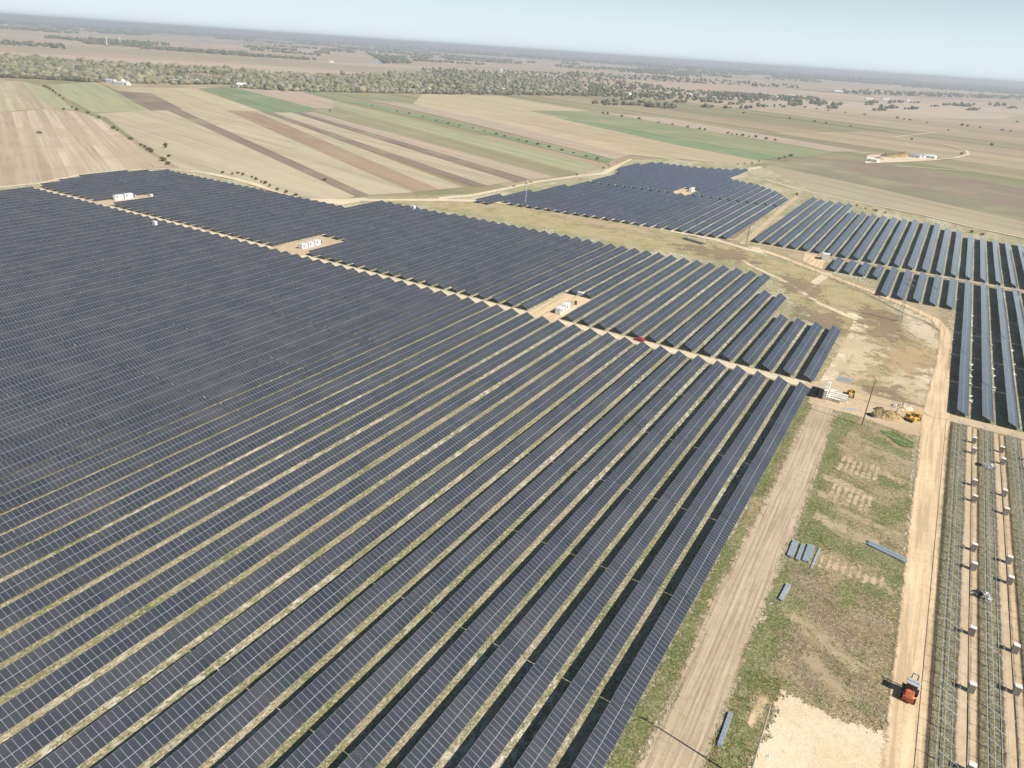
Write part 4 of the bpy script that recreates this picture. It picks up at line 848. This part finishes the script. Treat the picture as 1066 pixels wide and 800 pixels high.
def woods(pts, n, seed):
    out = []; k = 0
    while len(out) < n:
        for p in scatter(pts, n, seed+k):
            x, y = G(*p); v = mn.noise((x/110, y/260, 3))+.5*mn.noise((x/35, y/70, 9))
            if v > -.22: out.append(p)
        k += 100
    return out[:n]
def scatter(pts, n, seed):
    r = np.random.default_rng(seed); a = np.array(pts); out = []
    while len(out) < n:
        P = r.uniform(a.min(0), a.max(0), (n*3, 2)); out += P[inpoly(P, pts)].tolist()
    return out[:n]
W1 = [(0, 58), (60, 63), (150, 68), (230, 71), (300, 78), (400, 78), (430, 75), (470, 76), (560, 80), (600, 87), (610, 98), (560, 98.5), (420, 97.5), (300, 95), (200, 88.5), (150, 87), (60, 83), (0, 79)]
clumps('woodland', woods(W1, 13000, 1), WS, M_wood1, 'broad belt of pale autumn woodland beyond the fields', 'woodland', True, 1)
W2 = [(440, 71), (600, 77), (700, 92), (760, 97), (850, 102), (858, 106), (720, 104), (600, 100), (440, 98)]
clumps('village_trees', scatter(W2, 2600, 2), 4.3, M_wood2, 'dark trees around the distant village', 'woodland', True, 2)
lines = [[(590, 75), (720, 82), (830, 90), (830, 92.5), (700, 85.5), (590, 79)], [(80, 42), (160, 46), (160, 48), (90, 46)], [(870, 94), (1066, 101), (1066, 104), (880, 98)], [(150, 49), (330, 62), (330, 63.5), (150, 51)], [(380, 55), (420, 60), (430, 67), (400, 66)], [(740, 97), (800, 100), (800, 103), (740, 100)], [(940, 88), (1066, 97), (1066, 99), (940, 91)]]
sc = []; lr = random.Random(5)
hz_ = lambda x: 12+x*.070
for i in range(95):
    x = lr.uniform(-20, 1066); t = lr.random()**.8; top = hz_(x)+9; bot = 46+.045*x; y = top+(bot-top)*t
    ln_ = lr.uniform(10, 90); th = lr.uniform(.25, 1.1)*(.5+t); sl_ = .066+lr.uniform(-.02, .02)
    for q in range(int(ln_*lr.uniform(.8, 1.8))):
        u = lr.random(); sc.append([x+ln_*u, y+sl_*ln_*u+lr.uniform(-th, th)])
for i in range(60):
    x = lr.uniform(620, 1066); y = lr.uniform(103, 112)+(x-620)*.012
    for q in range(lr.randint(2, 10)): sc.append([x+lr.uniform(-7, 7), y+lr.uniform(-.3, .3)])
for i, l in enumerate(lines): sc += scatter(l, 260, 10+i)
clumps('tree_belt', sc, [3.0+.0009*math.hypot(*G(*p)) for p in sc], M_wood2, 'thin dark tree belts in the far plain', 'woodland', True, 3)
FB = [(-20, 15), (300, 35), (700, 64), (1090, 94), (1090, 98), (700, 72), (300, 43), (-20, 24)]
clumps('far_forest', scatter(FB, 4200, 5), 26.0, M_wood2, 'hazy dark forest band below the horizon', 'forest', True, 4, zs=.5)
hp = [(x+random.uniform(-.6, .6), 80.2+x*.052+random.uniform(-.3, .3)) for x in np.linspace(0, 104, 90)]
clumps('hedge', hp, 3.6, M_wood2, 'long low dark hedge between the fields and the woods at far left', 'hedge', False, 6)
# ------------------------------------------------------------------ buildings
M_wall = [plain('pale_render', (.78, .75, .68), .8), plain('brick_wall', (.36, .2, .15), .9), plain('white_sheet_wall', (.82, .83, .84), .6), plain('grey_wall', (.4, .42, .45), .8)]
M_rf = [plain('tile_roof', (.3, .13, .08), .85), plain('grey_sheet_roof', (.38, .4, .42), .6), plain('white_sheet_roof', (.8, .81, .82), .5), plain('blue_sheet_roof', (.3, .4, .52), .5)]
def house(px, py, L, wd, h, rot, wm, rm, label, group, z=-.4, flat=False, name='house', cat='house'):
    x, y = G(px, py); r = empty(name, (x, y, z), rot); setp(r, label, cat, group)
    f = MB(); f.box(-L/2, L/2, -wd/2, wd/2, 0, h, wm)
    rh = wd*.12 if flat else wd*.38
    f.prism([(-wd/2, h-.01), (wd/2, h-.01), (0, h+rh)], -L/2, L/2, wm, Matrix.Identity(4)); f.build('wall', r)
    f = MB(); e = .5
    for s in (-1, 1): f.add([(-L/2-e, s*(wd/2+e), h-.1), (L/2+e, s*(wd/2+e), h-.1), (L/2+e, 0, h+rh+.15), (-L/2-e, 0, h+rh+.15), (-L/2-e, s*(wd/2+e), h-.3), (L/2+e, s*(wd/2+e), h-.3), (L/2+e, 0, h+rh-.05), (-L/2-e, 0, h+rh-.05)],
                            [(0, 1, 2, 3), (4, 5, 6, 7), (0, 1, 5, 4), (1, 2, 6, 5), (0, 3, 7, 4)], rm)
    f.build('roof', r)
    for s in (-1, 1):
        for q in range(max(1, int(L/5))):
            xx = -L/2+L*(q+.5)/max(1, int(L/5)); f = MB(); f.box(xx-.6, xx+.6, s*(wd/2)-.03, s*(wd/2)+.03, h*.35, h*.75, M_cdk); f.build('window', r)
    f = MB(); f.box(-L/2-.03, -L/2+.03, -.6, .6, 0, 2.2, M_cdk); f.build('door', r)
    return r
vil = [(343.5, 91.5, 14, 1.5), (335.5, 91, 9, 1), (327, 91, 8, 1), (363, 93.5, 9, 0), (367, 93, 8, 0), (374, 94, 10, 0), (381, 94.2, 9, 1), (385.5, 94.5, 9, 0), (400.5, 94, 9, 0), (440, 95, 10, 1), (446, 95.3, 11, 1.5), (454, 95, 10, 0), (471, 92.8, 12, 0), (476, 93, 10, 0), (488, 93.5, 14, 0), (497, 94, 10, 0), (513, 95.3, 8, 1), (524, 95, 12, 1.5), (527, 95.8, 8, 0), (533, 96, 8, 0), (559, 96, 9, 1), (565, 95.5, 9, 1), (572, 96.5, 8, 0), (642, 99.5, 9, 0), (655, 99, 12, 1.5), (665.5, 98.5, 9, 1), (694, 98.8, 16, 1.5), (704, 98.5, 9, 1), (717, 99.8, 14, 1.5), (724, 98.5, 9, 1), (752, 98.5, 10, 0), (792, 100.5, 10, 0), (808, 101.5, 9, 1), (824, 100.8, 10, 1.5)]
for i, (px, py, L, k_) in enumerate(vil):
    house(px, py, L*1.3, 8, 4.0 if k_ < 1.4 else 5.5, random.uniform(-.4, .4)+FA, M_wall[0] if k_ >= 1 else M_wall[random.choice([0, 1])], M_rf[0] if k_ < 1 else (M_rf[2] if k_ > 1.2 else M_rf[1]),
          '%s house at the lower edge of the distant woods, %s from the left' % ('bright white' if k_ > 1.2 else 'pale grey-roofed' if k_ >= 1 else 'small red-roofed', ordw(i+1)), 'houses along the distant woods')
house(185.5, 86.8, 30, 9, 4, FA+.9, M_wall[0], M_rf[1], 'long pale shed by the woods, leftmost of the pair', None, name='shed', cat='shed'); house(206, 87, 16, 9, 5, FA, M_wall[2], M_rf[2], 'bright white shed by the woods, right of the long pale one', None, name='shed', cat='shed')
house(252, 90.2, 18, 8, 4, FA+.9, M_wall[2], M_rf[2], 'white shed at the corner of the green field', None, name='shed', cat='shed'); house(262, 90.6, 14, 8, 3.5, FA, M_wall[0], M_rf[1], 'low pale shed right of the white corner shed', None, name='shed', cat='shed')
for i, (px, py, L, k_) in enumerate([(114, 86, 9, 3), (120, 86.5, 12, 2), (124, 88.5, 14, 3), (128, 86, 9, 2), (133, 88.5, 13, 2), (139, 86, 16, 3), (145.5, 86, 12, 2)]):
    house(px, py, L, 7, 4, FA+random.uniform(-.5, 1), M_wall[2 if k_ == 2 else 3], M_rf[2 if k_ == 2 else 1], '%s farm building in the far left farmyard, %s from the left' % ('white' if k_ == 2 else 'grey', ordw(i+1)), 'buildings of the far left farmyard', name='farm_building', cat='farm building')
for i, (px, py, L, k_, lab) in enumerate([(908.5, 168.3, 13, 2, 'white shed at the left end of the distant farmyard'), (953, 164, 13, 3, 'blue-grey roofed shed in the middle of the distant farmyard'), (960.5, 164.5, 5, 3, 'tiny grey shed between the two right sheds of the farmyard'), (969, 164.8, 12, 2, 'white shed at the right end of the distant farmyard')]):
    house(px, py, L, 7, 3.5, R_(-15), M_wall[2], M_rf[2 if k_ == 2 else 3], lab, None, flat=True, name='shed', cat='shed')
for i, (px, py, L, h, lab) in enumerate([(905, 103.8, 34, 5, 'long pale barn, left one'), (922, 104.2, 30, 5, 'long pale barn, middle one'), (945.5, 105.8, 18, 6, 'short white barn, right one'), (873, 95.8, 50, 6, 'long white barn behind the far tree belt'),
                                       (961, 85.5, 45, 34, 'large white industrial building on the horizon at right'), (953, 85.5, 24, 20, 'smaller white block left of the big horizon building'), (892, 83, 30, 16, 'pale block on the horizon left of the big white building'), (985, 88, 30, 12, 'low pale block right of the big horizon building'),
                                       (85.5, 32.5, 26, 24, 'white building on the horizon at far left'), (73, 32.5, 16, 10, 'small white block left of the far left horizon building'), (5.5, 27.5, 34, 16, 'pale building at the left edge of the horizon'), (521.5, 77.5, 10, 20, 'white church tower rising among the village trees'),
                                       (345, 65.5, 16, 7, 'grey farmhouse beyond the woodland'), (776, 75, 90, 25, 'pale hall below the horizon, right of centre')]):
    house(px, py, L, L*.35+4, h, R_(25), M_wall[2], M_rf[2], lab, None, name='tower' if 'tower' in lab else 'building', cat='tower' if 'tower' in lab else 'building', flat=True)
for i, (px, py, px2) in enumerate([(111.5, 47, 111), (125.5, 46.5, 125.5)]):
    x, y = G(px, py); f = MB(); f.tube((0, 0, 0), (0, 0, 38), 2.6, M_wsteel, 8, 1.8); setp(f.build('chimney', loc=(x, y, -.6)), '%s of the two pale chimneys in the far left plain' % ('left', 'right')[i], 'chimney')
x, y = G(395, 66); poly_sheet('pond', [G(*p) for p in [(386, 64), (399, 63.5), (404, 65.5), (396, 67), (388, 66)]], plain('pond_water', (.1, .16, .22), .12, spec=.7), -.2)
# distant low ridge
bm = bmesh.new(); n = 140; rows_ = []
for i in range(n+1):
    az = R_(-75+95*i/n); hh = 92*max(0, 1-i/n)**.7*(1+.25*mn.noise((i*.12, 1, 1)))+6
    rows_.append([bm.verts.new((math.sin(az)*dd, math.cos(az)*dd, -.6+z_*hh-(.5 if z_ == 0 else 0))) for dd, z_ in ((19000, 0), (21500, .8), (24000, 1.0), (28000, 0))])
for a, b_ in zip(rows_, rows_[1:]):
    for q in range(3): bm.faces.new((a[q], b_[q], b_[q+1], a[q+1]))
me = bpy.data.meshes.new('hills'); bmesh.ops.recalc_face_normals(bm, faces=bm.faces); bm.to_mesh(me); bm.free(); me.materials.append(plain('forest_hills', (.1, .11, .08), 1, vs=.001)); link('hills', me)['kind'] = 'structure'
# grass tufts near the drone
def tufts(name, n, box, mat_, skip, smin, smax, seed):
    r = np.random.default_rng(seed); X = r.uniform(box[0], box[1], n); Y = r.uniform(box[2], box[3], n); keep = ~skip(X, Y); X, Y = X[keep], Y[keep]; n = len(X)
    sz = r.uniform(smin, smax, n); V = np.zeros((n, 3, 3, 3)); 
    for k in range(3):
        a = r.uniform(0, 6.28, n); lean = r.uniform(.2, .9, n)
        V[:, k, 0] = np.stack([X-np.sin(a)*sz*.4, Y+np.cos(a)*sz*.4, np.full(n, .0)], 1); V[:, k, 1] = np.stack([X+np.sin(a)*sz*.4, Y-np.cos(a)*sz*.4, np.full(n, .0)], 1)
        V[:, k, 2] = np.stack([X+np.cos(a)*sz*lean, Y+np.sin(a)*sz*lean, sz*r.uniform(.6, 1.1, n)], 1)
    V = V.reshape(-1, 3); V[:, 2] += GZ; me = bpy.data.meshes.new(name); m = len(V); me.vertices.add(m); me.vertices.foreach_set('co', V.ravel()); me.loops.add(m); me.loops.foreach_set('vertex_index', np.arange(m)); me.polygons.add(m//3)
    me.polygons.foreach_set('loop_start', np.arange(0, m, 3)); me.polygons.foreach_set('loop_total', np.full(m//3, 3)); me.update(); me.validate(); me.materials.append(mat_); o = link(name, me); o['kind'] = 'stuff'; o['label'] = 'tufts of grass and weeds'
b = NB('tuft'); nn = b.noise(b.pos(), .5, 5, .7); b.color(b.ramp(nn, [(.35, (.16, .25, .05)), (.48, (.30, .33, .10)), (.58, (.5, .44, .2)), (.7, (.62, .53, .32))])); M_tuft = b.m
clump = lambda X, Y: np.array([mn.noise((x/5, y/9, 2))+.6*mn.noise((x/1.6, y/1.6, 5)) < .0 for x, y in zip(X, Y)])
tufts('grass_tufts', 30000, (-8, 15, 108, 234), M_tuft, lambda X, Y: clump(X, Y) | (np.sin(Y*.55+X*.15) > .55), .06, .22, 1)
tufts('grass_tufts', 9000, (-21, -18, 70, 246), M_tuft, lambda X, Y: clump(X, Y), .06, .22, 2)
tufts('grass_tufts', 9000, (-9, -1.5, 75, 110), M_tuft, lambda X, Y: clump(X, Y), .06, .22, 3)
tufts('grass_tufts', 26000, (22, 58, 90, 250), M_tuft, lambda X, Y: clump(X, Y) | (((X-22.57) % 7.244) > 3.5), .06, .2, 4)
# ------------------------------------------------------------------ haze
b = NB('haze'); b.t.nodes.remove(b.b); pv = b.new('ShaderNodeVolumePrincipled'); b.l.new(pv.outputs[0], b.out.inputs['Volume'])
pv.inputs['Color'].default_value = (.88, .94, 1.0, 1); pv.inputs['Density'].default_value = 1.4e-4; pv.inputs['Anisotropy'].default_value = .1
f = MB(); f.box(-60300, 60300, -60300, 60300, -1.6, 116, b.m); hz = f.build('haze'); hz['kind'] = 'stuff'
